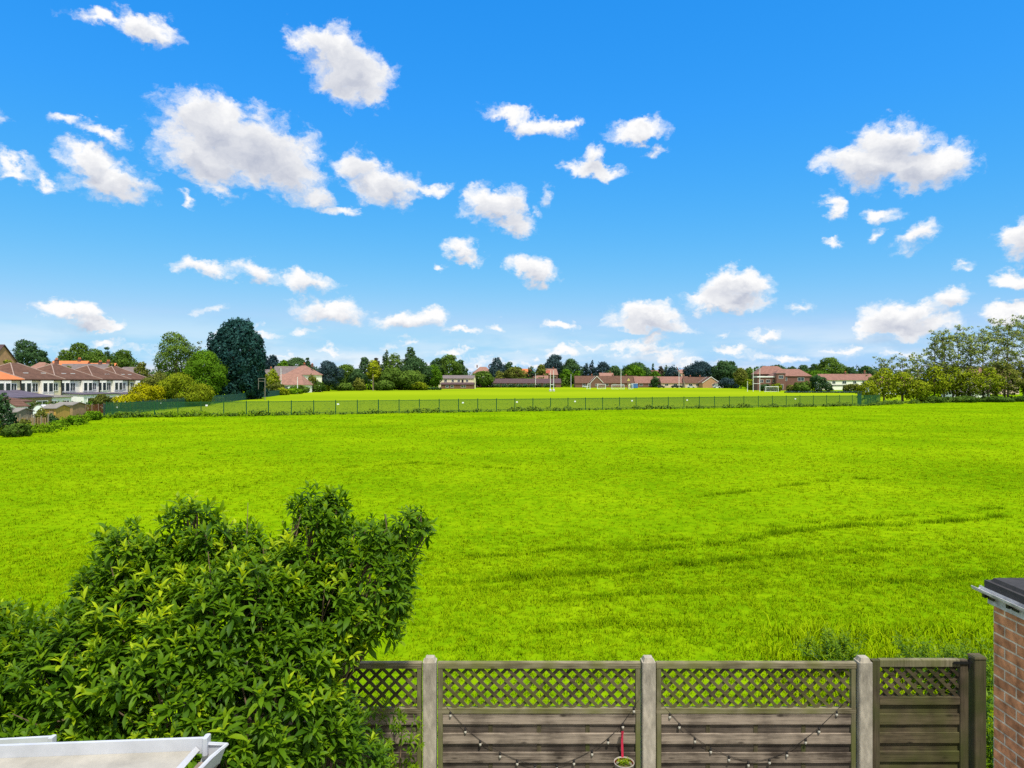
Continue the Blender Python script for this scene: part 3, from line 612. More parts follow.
# strings of bulbs
def string_lights(p, label):
    xs = [(W(a, FY - .07), FY - .0215 - .002 * math.sin(math.pi * i / (len(p) - 1)), Z(c, FY - .07)) for i, (a, c) in enumerate(p)]
    t = thing('string_lights', label, 'string lights', xs[0], group='bulb strings on the garden fence')
    o = Vector(xs[0]); pts = [Vector(q) - o for q in xs]; fine = []
    for i in range(len(pts) - 1):
        for k in range(6):
            u = k / 6; p0, p1, p2, p3 = pts[max(i - 1, 0)], pts[i], pts[i + 1], pts[min(i + 2, len(pts) - 1)]
            fine.append(0.5 * ((2 * p1) + (p2 - p0) * u + (2 * p0 - 5 * p1 + 4 * p2 - p3) * u * u + (3 * p1 - p0 - 3 * p2 + p3) * u ** 3))
    fine.append(pts[-1]); MB().tube(fine, .0018, 6).build('cable', MAT['wire'], t, smooth=True)
    L = 0; nxt = .09
    for a, c in zip(fine, fine[1:]):
        L += (c - a).length
        if L > nxt:
            nxt += .178
            bl = MB().lathe([(.001, -.056), (.008, -.053), (.0125, -.042), (.011, -.032), (.007, -.024)], n=10).build('bulb', MAT['bulb'], t, c, smooth=True)
            MB().lathe([(.0085, -.028), (.0095, -.024), (.0095, -.004), (.001, -.002)], n=10).build('socket', MAT['wire'], bl, smooth=True)
string_lights([(443, 706), (470, 735), (500, 755), (525, 765), (545, 768), (570, 764), (597, 750), (620, 730), (640, 702)], 'black cable of clear bulbs sagging across the panel with the pot')
string_lights([(660, 703), (685, 730), (708, 748), (735, 760), (758, 764), (785, 756), (808, 741), (828, 724), (848, 704)], 'black cable of clear bulbs sagging across the panel by the gate')

# hanging pot
hp = thing('hanging_pot', 'small stone-coloured pot hanging on a red strap on the fence', 'hanging pot', (W(624, 6.12), 6.12, Z(763, 6.12) - .17))
MB().lathe([(.0, 0), (.062, 0), (.086, .17), (.092, .175), (.088, .182), (.082, .176), (.07, .12), (.0, .12)], n=24).build('pot', MAT['pot'], hp, smooth=True)
MB().lathe([(.0, .1212), (.0705, .1212), (.081, .172), (.0795, .172)], n=24).build('lining', MAT['potin'], hp, smooth=True)
b = MB(); b.lathe([(0, .165), (.045, .16), (.07, .14)], n=16); b.build('soil', MAT['soil'], hp)
P = rng.uniform(-.045, .045, (26, 3)); P[:, 2] = .16 + rng.uniform(0, .02, 26); A = np.tile([[0, 0, 1.0]], (26, 1)) + rng.normal(0, .3, P.shape)
bs, dr, up, ln, ti = shoots(P, A, 5, np.full(26, .026), np.full(26, .7)); leaves_mesh('plant', bs, dr, up, ln, ti, LEAFNEAR2, hp, .4)
b = MB(); pts = [(0, .078, .12), (0, .086, .20), (-.004, .084, .32), (-.004, .078, .41), (-.004, .05, .425), (-.004, .055, .40)]
for a, c in zip(pts, pts[1:]):
    a, c = Vector(a), Vector(c); m = (a + c) / 2; l = (c - a).length
    b.add([a + Vector((s, e, 0)) for s in (-.010, .010) for e in (-.002, .002)] + [c + Vector((s, e, 0)) for s in (-.010, .010) for e in (-.002, .002)], [(0, 1, 3, 2), (4, 6, 7, 5), (0, 4, 5, 1), (2, 3, 7, 6), (0, 2, 6, 4), (1, 5, 7, 3)])
b.build('strap', MAT['red'], hp)

# brick outbuilding on the right
ob = thing('brick_outbuilding', 'red brick outbuilding with black felt flat roof and white gutter', 'outbuilding', (3.44, 5.0, 0))
b = MB(); Lx, Ly, H = 2.6, 2.9, 2.76
b.box((Lx / 2, -Ly / 2, H / 2), (Lx, Ly, H)); b.build('wall', MAT['brick'], ob)
b = MB(); b.box((Lx / 2 + .01, -Ly / 2 + .02, 2.873), (Lx + .06, Ly + .10, .06)); b.box((Lx / 2 + .02, -Ly / 2 + .01, 2.916), (Lx + .03, Ly + .06, .026), taper=.01)
for k in range(4): b.box((.35 + k * .7, -Ly / 2 + .01, 2.931), (.07, Ly + .05, .010))
b.build('roof', MAT['felt'], ob)
MB().bbox((-.008, -Ly / 2 + .01, 2.795), (.014, Ly + .06, .105), .003).build('fascia', MAT['dirty_white'], ob)
b = MB(); prof = []
for k in range(9):
    w = math.pi + math.pi * k / 8; prof.append((-.050 + .034 * math.cos(w), 2.850 + .034 * math.sin(w)))
for k in range(8, -1, -1):
    w = math.pi + math.pi * k / 8; prof.append((-.050 + .029 * math.cos(w), 2.850 + .029 * math.sin(w)))
b.prism(prof, 'Y', -Ly, .12); gu = b.build('gutter', MAT['dirty_white'], ob)
for k in range(5):
    b = MB(); b.box((-.042, .02 - k * .24, 2.806), (.036, .026, .03)); b.box((-.031, -.02 - k * .24, 2.79), (.008, .06, .014)); b.build('gutter_bracket', MAT['iron'], ob)

# white lean-to roof bottom left
lt = thing('lean_to_roof', 'white framed lean-to roof with cream glazing in front of the shrub', 'lean-to', (W(100, 3.0), 3.03, 0))
ox, oy = lt.location.x, lt.location.y
b = MB(); xa, xb = W(-120, 3.0) - ox, W(198, 3.0) - ox
rz = math.atan2(.064, W(200, 3) - W(0, 3))
zt = Z(752.3, 3.02)
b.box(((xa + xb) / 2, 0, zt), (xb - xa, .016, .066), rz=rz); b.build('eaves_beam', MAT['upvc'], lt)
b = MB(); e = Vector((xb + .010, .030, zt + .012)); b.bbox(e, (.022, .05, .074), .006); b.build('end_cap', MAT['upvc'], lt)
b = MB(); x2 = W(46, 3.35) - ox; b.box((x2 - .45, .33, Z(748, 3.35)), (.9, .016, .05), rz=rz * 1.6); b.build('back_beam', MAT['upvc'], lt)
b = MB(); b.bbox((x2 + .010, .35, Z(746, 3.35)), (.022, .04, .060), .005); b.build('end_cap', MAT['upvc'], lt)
b = MB(); zg = Z(756.5, 3.0); xg = W(186, 3.0) - ox; ya, yb = [(q - (xa + xb) / 2) * math.tan(rz) - .009 for q in (xa, xg)]
b.add([(xa, ya, zg - .012), (xg - .006, yb, zg - .012), (xg - .05, -.9, zg - .05), (xa, -.9, zg - .05), (xa, ya, zg - .026), (xg - .006, yb, zg - .026), (xg - .05, -.9, zg - .064), (xa, -.9, zg - .064)], [(0, 1, 2, 3), (7, 6, 5, 4), (0, 4, 5, 1), (1, 5, 6, 2), (2, 6, 7, 3), (3, 7, 4, 0)]); b.build('glazing', MAT['poly'], lt)
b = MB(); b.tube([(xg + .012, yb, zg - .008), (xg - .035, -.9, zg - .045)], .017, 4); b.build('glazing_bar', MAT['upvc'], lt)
b = MB(); gx0, gx1 = W(203, 3.0) - ox, W(221, 3.0) - ox; zq = Z(752, 3.0)
b.add([(gx0 - .04, .02, zq - .07), (gx1 - .03, .02, zq - .07), (gx1 - .06, -.9, zq - .075), (gx0 - .07, -.9, zq - .075), (gx0 - .04, .02, zq - .08), (gx1 - .03, .02, zq - .08), (gx1 - .06, -.9, zq - .085), (gx0 - .07, -.9, zq - .085)], [(0, 1, 2, 3), (7, 6, 5, 4), (0, 4, 5, 1), (1, 5, 6, 2), (2, 6, 7, 3), (3, 7, 4, 0)]); b.build('gutter_bed', MAT['gutter'], lt)
b = MB(); b.tube([(gx0 - .01, .03, zq + .004), (gx1, .03, zq), (gx1 - .03, -.06, zq - .008), (gx1 - .12, -.9, zq - .02)], .009, 6)
b.add([(gx0 - .01, .03, zq), (gx1, .03, zq), (gx1 - .03, .03, zq - .08), (gx0 - .04, .03, zq - .08)], [(0, 1, 2, 3)])
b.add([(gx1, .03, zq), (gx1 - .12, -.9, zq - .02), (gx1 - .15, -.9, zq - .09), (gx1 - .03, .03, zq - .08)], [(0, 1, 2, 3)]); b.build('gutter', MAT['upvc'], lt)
b = MB()
for xx in (xa + .1, xb - .06): b.box((xx, -.02, zt / 2 - .04), (.06, .05, zt - .10))
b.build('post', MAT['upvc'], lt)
# ------------------------------------------------------------------ trees
def crown_cards(lobes, center, crad, size, cover, tmean, ragged=0.10, soft=0.6):
    """leaf clumps through the outer volume of the lobes; returns arrays v, f, tint, vn"""
    V, T, N = [], [], []
    cs = np.array([l[0] for l in lobes]); rs = np.array([l[1] for l in lobes])
    for c, r in zip(cs, rs):
        area = 4 * math.pi * ((r[0] * r[1]) ** 1.6 / 3 + 2 * (r[0] * r[2]) ** 1.6 / 3) ** (1 / 1.6)
        n = int(min(4200, max(24, area * cover / size ** 2)))
        d = rng.normal(0, 1, (n, 3)); d /= np.linalg.norm(d, axis=1, keepdims=True)
        fr = 1 - 0.45 * rng.uniform(0, 1, n) ** 2 + rng.normal(0, ragged, n)
        p = c + d * r * fr[:, None]
        q = np.linalg.norm((p[:, None] - cs[None]) / rs[None], axis=2); keep = ~((q < 0.6).any(1)) & (p[:, 2] > 0.05)
        p, d = p[keep], d[keep]; n = len(p)
        o = d / r; o /= np.linalg.norm(o, axis=1, keepdims=True)
        g = (p - center) / crad; g /= np.linalg.norm(g, axis=1, keepdims=True) + 1e-9
        vn = o * 0.65 + g * 0.35; vn /= np.linalg.norm(vn, axis=1, keepdims=True)
        nn = vn * soft + rng.normal(0, 0.55, (n, 3)); nn /= np.linalg.norm(nn, axis=1, keepdims=True)
        a = np.cross(nn, rng.normal(0, 1, (n, 3))); a /= np.linalg.norm(a, axis=1, keepdims=True); b_ = np.cross(nn, a)
        s = size * rng.uniform(.55, 1.25, n)[:, None]
        quad = np.stack([p - a * s * .6, p + b_ * s * rng.uniform(.25, .5, (n, 1)) + nn * s * .12, p + a * s * .6, p - b_ * s * rng.uniform(.25, .5, (n, 1)) + nn * s * .12], 1)
        V.append(quad.reshape(-1, 3)); N.append(np.repeat(vn, 4, 0))
        lt = rnd.gauss(0, .10); T.append(np.repeat(np.clip(tmean + lt + rng.normal(0, .22, n), 0, 1), 4))
    V = np.concatenate(V); f = np.arange(len(V)).reshape(-1, 4)
    return V, f, np.concatenate(T), np.concatenate(N)
def lobes_for(shape, h, rw, ry):
    L = []
    if shape == 'ovoid':      # big dense evergreen: broad egg, pointed shoulder
        for k in range(46):
            u = (k + .5) / 46; e = .9 + .1 * min(1, u * 3) if u < .45 else math.sqrt(max(.02, 1 - ((u - .45) / .56) ** 2)); a = k * 2.4 + rnd.uniform(-.3, .3); rr = rw * (.24 + .08 * rnd.random())
            q = max(0, rw * e * rnd.uniform(.84, 1.0) - rr * .8); L.append(((math.cos(a) * q, math.sin(a) * q * ry, .05 * h + u * h * .86), (rr, rr, rr * 1.2)))
        for k in range(60):
            u = (k + .5) / 60; e = .94 if u < .45 else math.sqrt(max(.02, 1 - ((u - .45) / .56) ** 2)); a = k * 2.4 + rnd.uniform(-.4, .4); rr = rw * rnd.uniform(.07, .16)
            ev = e * rnd.uniform(.80, 1.07); L.append(((math.cos(a) * rw * ev, math.sin(a) * rw * ev * ry, .08 * h + u * h * .86), (rr, rr, rr * 1.9)))
        L.append(((0, 0, h * .45), (rw * .78, rw * .78 * ry, h * .42))); L.append(((0.1 * rw, 0, h * .91), (rw * .22, rw * .22, h * .09)))
    elif shape == 'cone':
        for k in range(14):
            u = (k + .5) / 14; e = (1 - u) ** .8; a = k * 2.4; rr = rw * (.18 + .34 * e)
            L.append(((math.cos(a) * rw * e * .55, math.sin(a) * rw * e * .55 * ry, .08 * h + u * h * .86), (rr, rr, rr * 1.2)))
        L.append(((0, 0, h * .4), (rw * .5, rw * .5 * ry, h * .36)))
    elif shape == 'tall':
        for k in range(9):
            u = (k + .5) / 9; e = math.sin(math.pi * min(.97, u * .75 + .2)); a = k * 2.4
            L.append(((math.cos(a) * rw * e * .4, math.sin(a) * rw * e * .4, .14 * h + u * h * .8), (rw * .55 * e + .1 * rw, rw * .55 * e + .1 * rw, h * .10)))
    elif shape == 'bush':
        L.append(((0, 0, h * .40), (rw * .78, rw * .78 * ry, h * .50)))
        for k in range(11):
            a = k * 2.4 + rnd.uniform(-.4, .4); u = rnd.uniform(.2, .8); rr = min(rw, h) * rnd.uniform(.22, .38); e = math.sqrt(max(0, 1 - (u - .3) ** 2 * 1.5))
            L.append(((math.cos(a) * (rw * e - rr), math.sin(a) * (rw * e - rr) * ry, u * h), (rr, rr, rr * .9)))
        L.append(((rnd.uniform(-.2, .2) * rw, 0, h * .78), (rw * .4, rw * .4 * ry, h * .22)))
    elif shape == 'hedge':
        n = max(3, int(rw / max(.6, h * .35)))
        for k in range(n):
            x = -rw + (k + .5) * 2 * rw / n; L.append(((x, rnd.uniform(-.2, .2) * h, h * .45), (rw / n * 1.35, rw * ry, h * rnd.uniform(.48, .57))))
    else:                     # round broadleaf with a billowing, uneven outline
        lo = .22 if shape == 'round' else .34
        L.append(((0, 0, h * (lo + .36)), (rw * .68, rw * .68 * ry, h * (1 - lo) * .40)))
        n = 15
        for k in range(n):
            u = (k + .5) / n; z = lo + (1 - lo) * (u * .86 + .02); e = math.sqrt(max(.02, 1 - (1.9 * (u - .42)) ** 2)); a = k * 2.4 + rnd.uniform(-.5, .5)
            rr = rw * rnd.uniform(.28, .44); q = max(0, rw * e * rnd.uniform(.86, 1.05) - rr)
            L.append(((math.cos(a) * q, math.sin(a) * q * ry, min(z * h, h - rr * .75)), (rr, rr * .95, rr * rnd.uniform(.62, .85))))
        rr = rw * .34; L.append(((rnd.uniform(-.25, .25) * rw, 0, h - rr * .62), (rr, rr, rr * .64)))
    return L
NT = {}
def tree(px, top, w, D, key, label, shape='round', name='broadleaf_tree', cat='tree', group=None, ry=1.0, cover=2.9, tm=.45, size=None, trunk=True, tf=.5):
    x = W(px, D); h = Z(top, D); rw = M(w, D) / 2 * (1.32 if D > 180 and cat == 'tree' else 1.0)
    t = thing(name, label, cat, (x, D, 0), group=group)
    L = lobes_for(shape, h, rw, ry); size = size or max(.20, 1.45 * D / F)
    v, f, ti, vn = crown_cards(L, np.array([0, 0, h * .45]), np.array([rw, rw, h * .6]), size, cover, tm)
    np_mesh('crown' if cat == 'tree' else 'foliage', v, f, LEAF[key], t, ti, vn)
    b = MB(); r0 = max(.07, min(.5, h * .022))
    if cat == 'tree':
        b.tube([(0, 0, 0), (rnd.uniform(-.02, .02) * h, 0, h * .3), (rnd.uniform(-.03, .03) * h, 0, h * .75)], [r0 * 1.3, r0, r0 * .3], 7)
        for c, r in L[1::4]: b.tube([(0, 0, h * rnd.uniform(.18, .4)), tuple(Vector(c) * .6 + Vector((0, 0, c[2] * .25))), c], [r0 * .5, r0 * .35, r0 * .1], 5)
    else:
        for k in range(4): a = k * 1.6; b.tube([(math.cos(a) * rw * .15, math.sin(a) * rw * .15 * ry, 0), (math.cos(a) * rw * .3, math.sin(a) * rw * .3 * ry, h * .6)], [r0 * .7, r0 * .25], 5)
    b.build('trunk' if cat == 'tree' else 'stem', MAT['bark'], t)
    return t
def shrub(px, top, w, D, key, label, ry=1.0, tm=.5, name='bush', shape='bush', group=None, size=None):
    return tree(px, top, w, D, key, label, shape, name, 'bush' if name != 'hedge' else 'hedge', group, ry, 2.9, tm, size)

SKY = 'trees on the skyline behind the left houses'
tree(28, 340, 31, 190, 'dark', 'large dark domed oak on the skyline above the orange-tiled house', tm=.45, group=SKY)
tree(44, 352, 15, 205, 'dark', 'small dark tree filling the gap between the domed oak and the wide grove', tm=.3, group=SKY)
tree(66, 350, 20, 200, 'mid', 'mid green left shoulder of the wide grove behind the terrace roofs', group=SKY)
tree(80, 343, 28, 208, 'mid', 'tallest tree of the wide grove behind the terrace roofs', tm=.35, group=SKY)
tree(97, 349, 29, 200, 'mid', 'rounded right-hand tree of the wide grove behind the terrace roofs', tm=.45, group=SKY)
tree(107, 347, 10, 215, 'dark', 'thin dark tree peeping over the right edge of the wide grove', tm=.3, group=SKY)
tree(122, 350, 30, 210, 'mid', 'lone low-domed dark tree above the end of the terrace', tm=.3, group=SKY)
tree(48, 361, 13, 132, 'dark', 'small dark tree between two brown terrace roofs', group=SKY)
tree(67, 366, 13, 150, 'olive', 'low olive tree behind the third terrace roof', group=SKY)
tree(77, 370, 9, 128, 'olive', 'tiny olive tree top poking over the terrace ridge', group=SKY)
tree(110, 363, 12, 140, 'olive', 'olive green tree top beside the orange chimney roof', group=SKY)
tree(10, 360, 20, 112, 'yelgreen', 'yellowish tree top below the brick gable at far left', group=SKY)
tree(141, 362, 20, 150, 'olive', 'olive yellow tree just past the end of the terrace', group=SKY)

BIG = 'large trees behind the green side fence'
tree(177, 332, 53, 150, 'mid', 'tall loose mid-green tree left of the huge dark conifer', shape='round', tm=.72, group=BIG, cover=1.8)
tree(206, 351, 50, 143, 'green', 'bright green round tree tucked against the huge dark conifer', tm=.55, group=BIG)
tree(237, 319, 57, 158, 'blue', 'huge dense blue-green conifer, largest tree by the playing field', 'ovoid', 'conifer_tree', group=BIG, tm=.35, size=.5)
tree(199, 341, 14, 165, 'olive', 'thin sparse tree top between the loose tree and the conifer', group=BIG, cover=.7)
SH = 'bushes behind the green side fence'
shrub(122, 395, 26, 98, 'yellow', 'vivid yellow bush lowest behind the green side fence', tm=.35, group=SH)
shrub(145, 383, 40, 106, 'yellow', 'wide vivid yellow-green bush beside the last terrace house', tm=.3, group=SH)
shrub(157, 372, 34, 118, 'olive', 'tall olive bush between the yellow bush and the loose tree', tm=.45, group=SH)
shrub(180, 373, 54, 116, 'yelgreen', 'broad dark-hearted bush with yellow-lit top under the round green tree', tm=.35, group=SH)
shrub(198, 384, 34, 120, 'yelgreen', 'yellowish bush at the foot of the huge conifer', tm=.5, group=SH)
shrub(101, 394, 24, 93, 'olive', 'dull brown-green bush in front of the white terrace wall', tm=.2, group=SH)
MID = 'trees and bushes beyond the far end of the side fence'
tree(262, 356, 18, 330, 'navy', 'dark bluish tree just right of the huge conifer, left one of two', tm=.4, group=MID)
tree(273, 355, 16, 335, 'navy', 'dark bluish tree just right of the huge conifer, right one of two', tm=.4, group=MID)
tree(283, 360, 14, 300, 'green', 'round bright green tree before the dark bluish pair', tm=.4, group=MID)
tree(297, 358, 30, 360, 'dark', 'low dark dome of a tree behind the pink hipped roofs', tm=.6, group=MID)
tree(308, 358, 8, 350, 'dark', 'small dark tree top above the ridge of the hipped house', tm=.3, group=MID)
shrub(272, 369, 18, 225, 'yelgreen', 'yellow-green bush below the small white house', group=MID)
shrub(260, 376, 20, 205, 'olive', 'olive bush beside the white metal post frame', group=MID)
shrub(277, 382, 16, 215, 'olive', 'rounded green bush in front of the pink low roof', tm=.3, group=MID)
shrub(283, 388, 14, 200, 'yelgreen', 'pale green low bush above the dark side fence', tm=.7, group=MID)
shrub(294, 388, 18, 214, 'bright', 'wide pale low bush near the far end of the side fence', tm=.6, group=MID)
shrub(312, 374, 13, 250, 'olive', 'olive bush covering the corner of the hipped house', tm=.6, group=MID)
shrub(318, 381, 16, 250, 'mid', 'dark green bush under the right wall of the hipped house', tm=.3, group=MID)
shrub(300, 385, 20, 235, 'mid', 'low green bush across the front of the low pink-roofed house', tm=.5, group=MID)
shrub(305, 379, 10, 252, 'olive', 'small yellowish bush left of the olive corner bush', tm=.8, group=MID)
tree(329, 361, 24, 272, 'navy', 'very dark round tree beside the hipped house', tm=.6, group=MID, shape='round')
shrub(322, 384, 16, 270, 'yelgreen', 'light green bush at the foot of the very dark round tree', tm=.4, group=MID)
COP = 'copse left of the cream houses'
tree(346, 365, 24, 300, 'mid', 'mid green tree next to the very dark round one', tm=.4, group=COP)
tree(358, 369, 16, 290, 'dark', 'dark green filler tree at the left of the copse', tm=.55, group=COP)
tree(365, 357, 14, 315, 'dark', 'dark rounded tree top left of the yellow one', tm=.6, group=COP)
tree(374, 360, 13, 300, 'yelgreen', 'bright yellow-topped tree in the copse', tm=.95, group=COP, shape='crown')
tree(377, 358, 9, 330, 'purple', 'reddish brown tree top behind the yellow one', group=COP)
tree(386, 350, 10, 330, 'dark', 'slim tall dark tree spire in the copse', 'tall', tm=.6, group=COP)
tree(394, 353, 22, 325, 'mid', 'airy mid green tree between the slim spire and the tallest tree', tm=.5, group=COP, cover=1.4)
tree(411, 347, 15, 330, 'dark', 'tallest leaning tree of the copse', tm=.65, group=COP)
tree(416, 358, 28, 318, 'dark', 'broad dark tree under the tallest leaning one', tm=.45, group=COP)
tree(433, 365, 18, 322, 'green', 'lighter green tree touching the cream house gable', tm=.25, group=COP)
tree(392, 368, 26, 300, 'mid', 'grey-green middle tree at the front of the copse', tm=.5, group=COP)
tree(411, 371, 26, 298, 'mid', 'front tree of the copse with a yellowish right edge', tm=.55, group=COP)
shrub(359, 378, 14, 284, 'olive', 'small pale bush at the front left of the copse', tm=.85, group=COP)
shrub(343, 383, 22, 282, 'mid', 'low green bush beneath the mid green tree', tm=.6, group=COP)
shrub(384, 380, 22, 288, 'mid', 'dull low bush by the bare pole in the copse', tm=.5, group=COP)
shrub(418, 381, 20, 296, 'yelgreen', 'yellow-tinged low bush at the right of the copse', tm=.3, group=COP)
FARG = 'trees among the houses at the far end of the pitch'
tree(448, 355, 24, 385, 'mid', 'mid green tree rising behind the cream two-storey house', tm=.4, group=FARG)
tree(436, 358, 14, 380, 'dark', 'dark tree at the left gable of the cream house', tm=.6, group=FARG)
tree(460, 360, 13, 395, 'dark', 'round dark tree behind the right end of the cream house', tm=.5, group=FARG)
tree(482, 371, 20, 398, 'mid', 'dark green low tree between cream house and low grey roof', tm=.35, group=FARG)
tree(497, 358, 22, 450, 'navy', 'dark pointed evergreen above the long low roof', 'cone', 'conifer_tree', tm=.6, group=FARG)
tree(508, 362, 12, 455, 'dark', 'small dark tree leaning on the pointed evergreen', tm=.6, group=FARG)
shrub(499, 370, 12, 425, 'olive', 'pale rounded bush above the long low roof', tm=.7, group=FARG)
tree(515, 367, 20, 440, 'olive', 'olive tree left of the small red-tiled house', tm=.35, group=FARG)
tree(531, 366, 9, 440, 'dark', 'dark block-like tree right of the small red-tiled house', 'tall', tm=.5, group=FARG)
tree(541, 365, 14, 445, 'olive', 'olive green tree behind the brown low house', tm=.35, group=FARG)
tree(554, 355, 20, 480, 'navy', 'dark purple-blue tree above the slim goal posts', tm=.7, group=FARG)
tree(571, 359, 20, 470, 'dark', 'dark green dome right of the dark purple-blue tree', tm=.55, group=FARG)
tree(567, 369, 14, 430, 'green', 'light green willow beside the slim goal posts', tm=.35, group=FARG, ry=.8)
tree(577, 371, 9, 425, 'green', 'smaller light green tree touching the willow', tm=.3, group=FARG)
tree(586, 363, 9, 490, 'navy', 'left one of two slender dark tree tops', 'tall', tm=.6, group=FARG)
tree(592, 360, 7, 490, 'navy', 'right and taller one of two slender dark tree tops', 'tall', tm=.6, group=FARG)
tree(604, 362, 17, 495, 'navy', 'dark flat-topped tree behind the gabled bungalow', tm=.5, group=FARG)
tree(615, 366, 16, 480, 'dark', 'grey-green tree behind the brown bungalow roof', tm=.7, group=FARG)
tree(635, 365, 20, 470, 'green', 'round mid green tree above the yellow play tower', tm=.2, group=FARG)
tree(636, 363, 28, 500, 'dark', 'wide dark tree behind the round mid green one', tm=.5, group=FARG)
tree(653, 363, 4, 520, 'dark', 'lone thin tree spike on the skyline', 'tall', tm=.6, group=FARG)
tree(661, 366, 7, 510, 'purple', 'small brownish tree right of the thin spike', tm=.5, group=FARG)
tree(666, 365, 5, 505, 'dark', 'short slender tree right of the small brownish one', 'tall', tm=.7, group=FARG)
tree(673, 367, 14, 480, 'navy', 'dark bluish tree behind the long red bungalow roof', tm=.45, group=FARG)
tree(655, 371, 12, 445, 'green', 'green tree between the red and brown bungalow roofs', tm=.15, group=FARG)
shrub(655, 376, 9, 400, 'dark', 'dark bush in front of the gap in the bungalows', tm=.5, group=FARG)
tree(701, 362, 30, 455, 'navy', 'large dark blue-green tree over the end bungalow', tm=.5, group=FARG)
tree(691, 367, 12, 460, 'navy', 'dark left shoulder tree over the end bungalow', tm=.35, group=FARG)
tree(724, 361, 22, 395, 'dark', 'teal green tree right of the white-gabled bungalow', tm=.5, group=FARG)
tree(731, 361, 16, 400, 'dark', 'second teal green tree, closer to the school', tm=.4, group=FARG)
tree(741, 368, 14, 350, 'olive', 'yellowish olive tree left of the tall rugby posts', tm=.45, group=FARG)
tree(749, 368, 14, 370, 'mid', 'grey-green tree just behind the tall rugby posts', tm=.4, group=FARG)
shrub(730, 379, 24, 372, 'navy', 'dark low bank of bushes at the right pitch corner', tm=.6, group=FARG)
shrub(752, 379, 18, 305, 'yelgreen', 'yellowish bush at the foot of the tall rugby posts', tm=.2, group=FARG)
SCH = 'trees round the school and the white-walled terrace'
for px, tp, w, lb in [(762, 367, 18, 'dark tree top above the left roof of the school'), (776, 365, 22, 'dark broad tree top above the school ridge'), (791, 367, 18, 'dark tree top between school ridge and terrace'), (803, 365, 18, 'dark double-topped tree right of the school'), (815, 364, 14, 'dark tree directly left of the tall oak')]:
    tree(px, tp, w, 440, 'dark', lb, tm=.45, group=SCH)
tree(831, 358, 26, 385, 'mid', 'tall spreading oak above the white-walled terrace', tm=.45, group=SCH)
tree(815, 371, 30, 380, 'green', 'light green tree bank right of the school roof', tm=.15, group=SCH)
tree(838, 369, 20, 390, 'mid', 'green tree under the tall spreading oak', tm=.45, group=SCH)
tree(850, 367, 16, 400, 'dark', 'dark round tree behind the terrace roof', tm=.4, group=SCH)
tree(866, 366, 18, 400, 'dark', 'dark tree at the right end of the terrace roof', tm=.45, group=SCH)
shrub(818, 375, 18, 262, 'dark', 'dark teal bush hiding the left end of the terrace', tm=.4, group=SCH)
shrub(829, 382, 8, 258, 'dark', 'small dark bush before the white terrace wall', tm=.6, group=SCH)
shrub(803, 382, 20, 262, 'mid', 'green bush below the hipped end of the school', tm=.4, group=SCH)
shrub(776, 384, 13, 268, 'yelgreen', 'yellowish bush in front of the school wall', tm=.3, group=SCH)
shrub(765, 384, 12, 272, 'dark', 'dark bush between the rugby posts and the school', tm=.5, group=SCH)
shrub(792, 385, 12, 266, 'olive', 'pale olive bush beneath the school windows', tm=.6, group=SCH)
shrub(852, 384, 18, 250, 'olive', 'grey-mauve bush before the terrace wall', tm=.4, group=SCH)
shrub(866, 385, 20, 240, 'olive', 'olive bush at the right end of the terrace', tm=.3, group=SCH)
shrub(835, 391.3, 100, 236, 'navy', 'long dark clipped hedge closing the right side of the pitch', ry=.05, tm=.7, name='hedge', shape='hedge')
shrub(378, 387, 126, 303, 'dark', 'long low dark hedge along the foot of the copse', ry=.03, tm=.4, name='hedge', shape='hedge')
shrub(500, 384.3, 110, 398, 'dark', 'dark hedge line in front of the long low roof', ry=.03, tm=.5, name='hedge', shape='hedge')

# airy trees on the right with bare limbs showing
def airy(px, top, w, D, key, label, nl=13, cl=1.0, lean=0.0):
    x = W(px, D); h = Z(top, D); rw = M(w, D) / 2
    t = thing('airy_tree', label, 'tree', (x, D, 0), group='airy trees at the right edge of the field')
    b = MB(); r0 = .11 + h * .006; L = []
    top_ = Vector((lean * h, 0, h * .95)); p = [Vector((0, 0, 0)), Vector((lean * h * .2 + rnd.uniform(-.2, .2), 0, h * .3)), Vector((lean * h * .6 + rnd.uniform(-.3, .3), 0, h * .65)), top_]
    b.tube(p, [r0, r0 * .75, r0 * .45, r0 * .1], 6)
    for k in range(nl):
        u = .30 + .68 * (k + rnd.random() * .6) / nl; i = 1 if u < .65 else 2; s0 = p[i].lerp(p[i + 1], (u - (.3, .65)[i - 1]) / .35) if u < .95 else top_.copy()
        a = k * 2.4 + rnd.uniform(-.5, .5); e = rw * rnd.uniform(.45, 1.0) * (1.15 - .55 * u)
        end = s0 + Vector((math.cos(a) * e, math.sin(a) * e * .8, h * rnd.uniform(.05, .13))); end.z = min(end.z, h)
        md = s0.lerp(end, .5) + Vector((0, 0, -.02 * h))
        b.tube([s0, md, end], [r0 * .35, r0 * .22, r0 * .06], 4)
        for q in range(6):
            c = end + Vector((rnd.gauss(0, .75), rnd.gauss(0, .75), rnd.gauss(0, .55))) * cl * 1.25; r = rnd.uniform(.18, .52) * cl; L.append((tuple(c), (r * 1.2, r * 1.2, r * .7)))
            b.tube([md.lerp(end, rnd.random()), c], [r0 * .12, r0 * .04], 3)
        if rnd.random() < .6: r = rnd.uniform(.3, .5) * cl; L.append((tuple(md), (r, r, r * .7)))
    v, f, ti, vn = crown_cards(L, np.array([0, 0, h * .5]), np.array([rw, rw, h * .5]), 0.27, 1.8, .55, ragged=.5, soft=.5)
    np_mesh('crown', v, f, LEAF[key], t, ti, vn); b.build('trunk', MAT['barkpale'], t)
airy(884, 357, 26, 140, 'sparse', 'small airy tree left of the airy row with a flat leafy top', 10, .8)
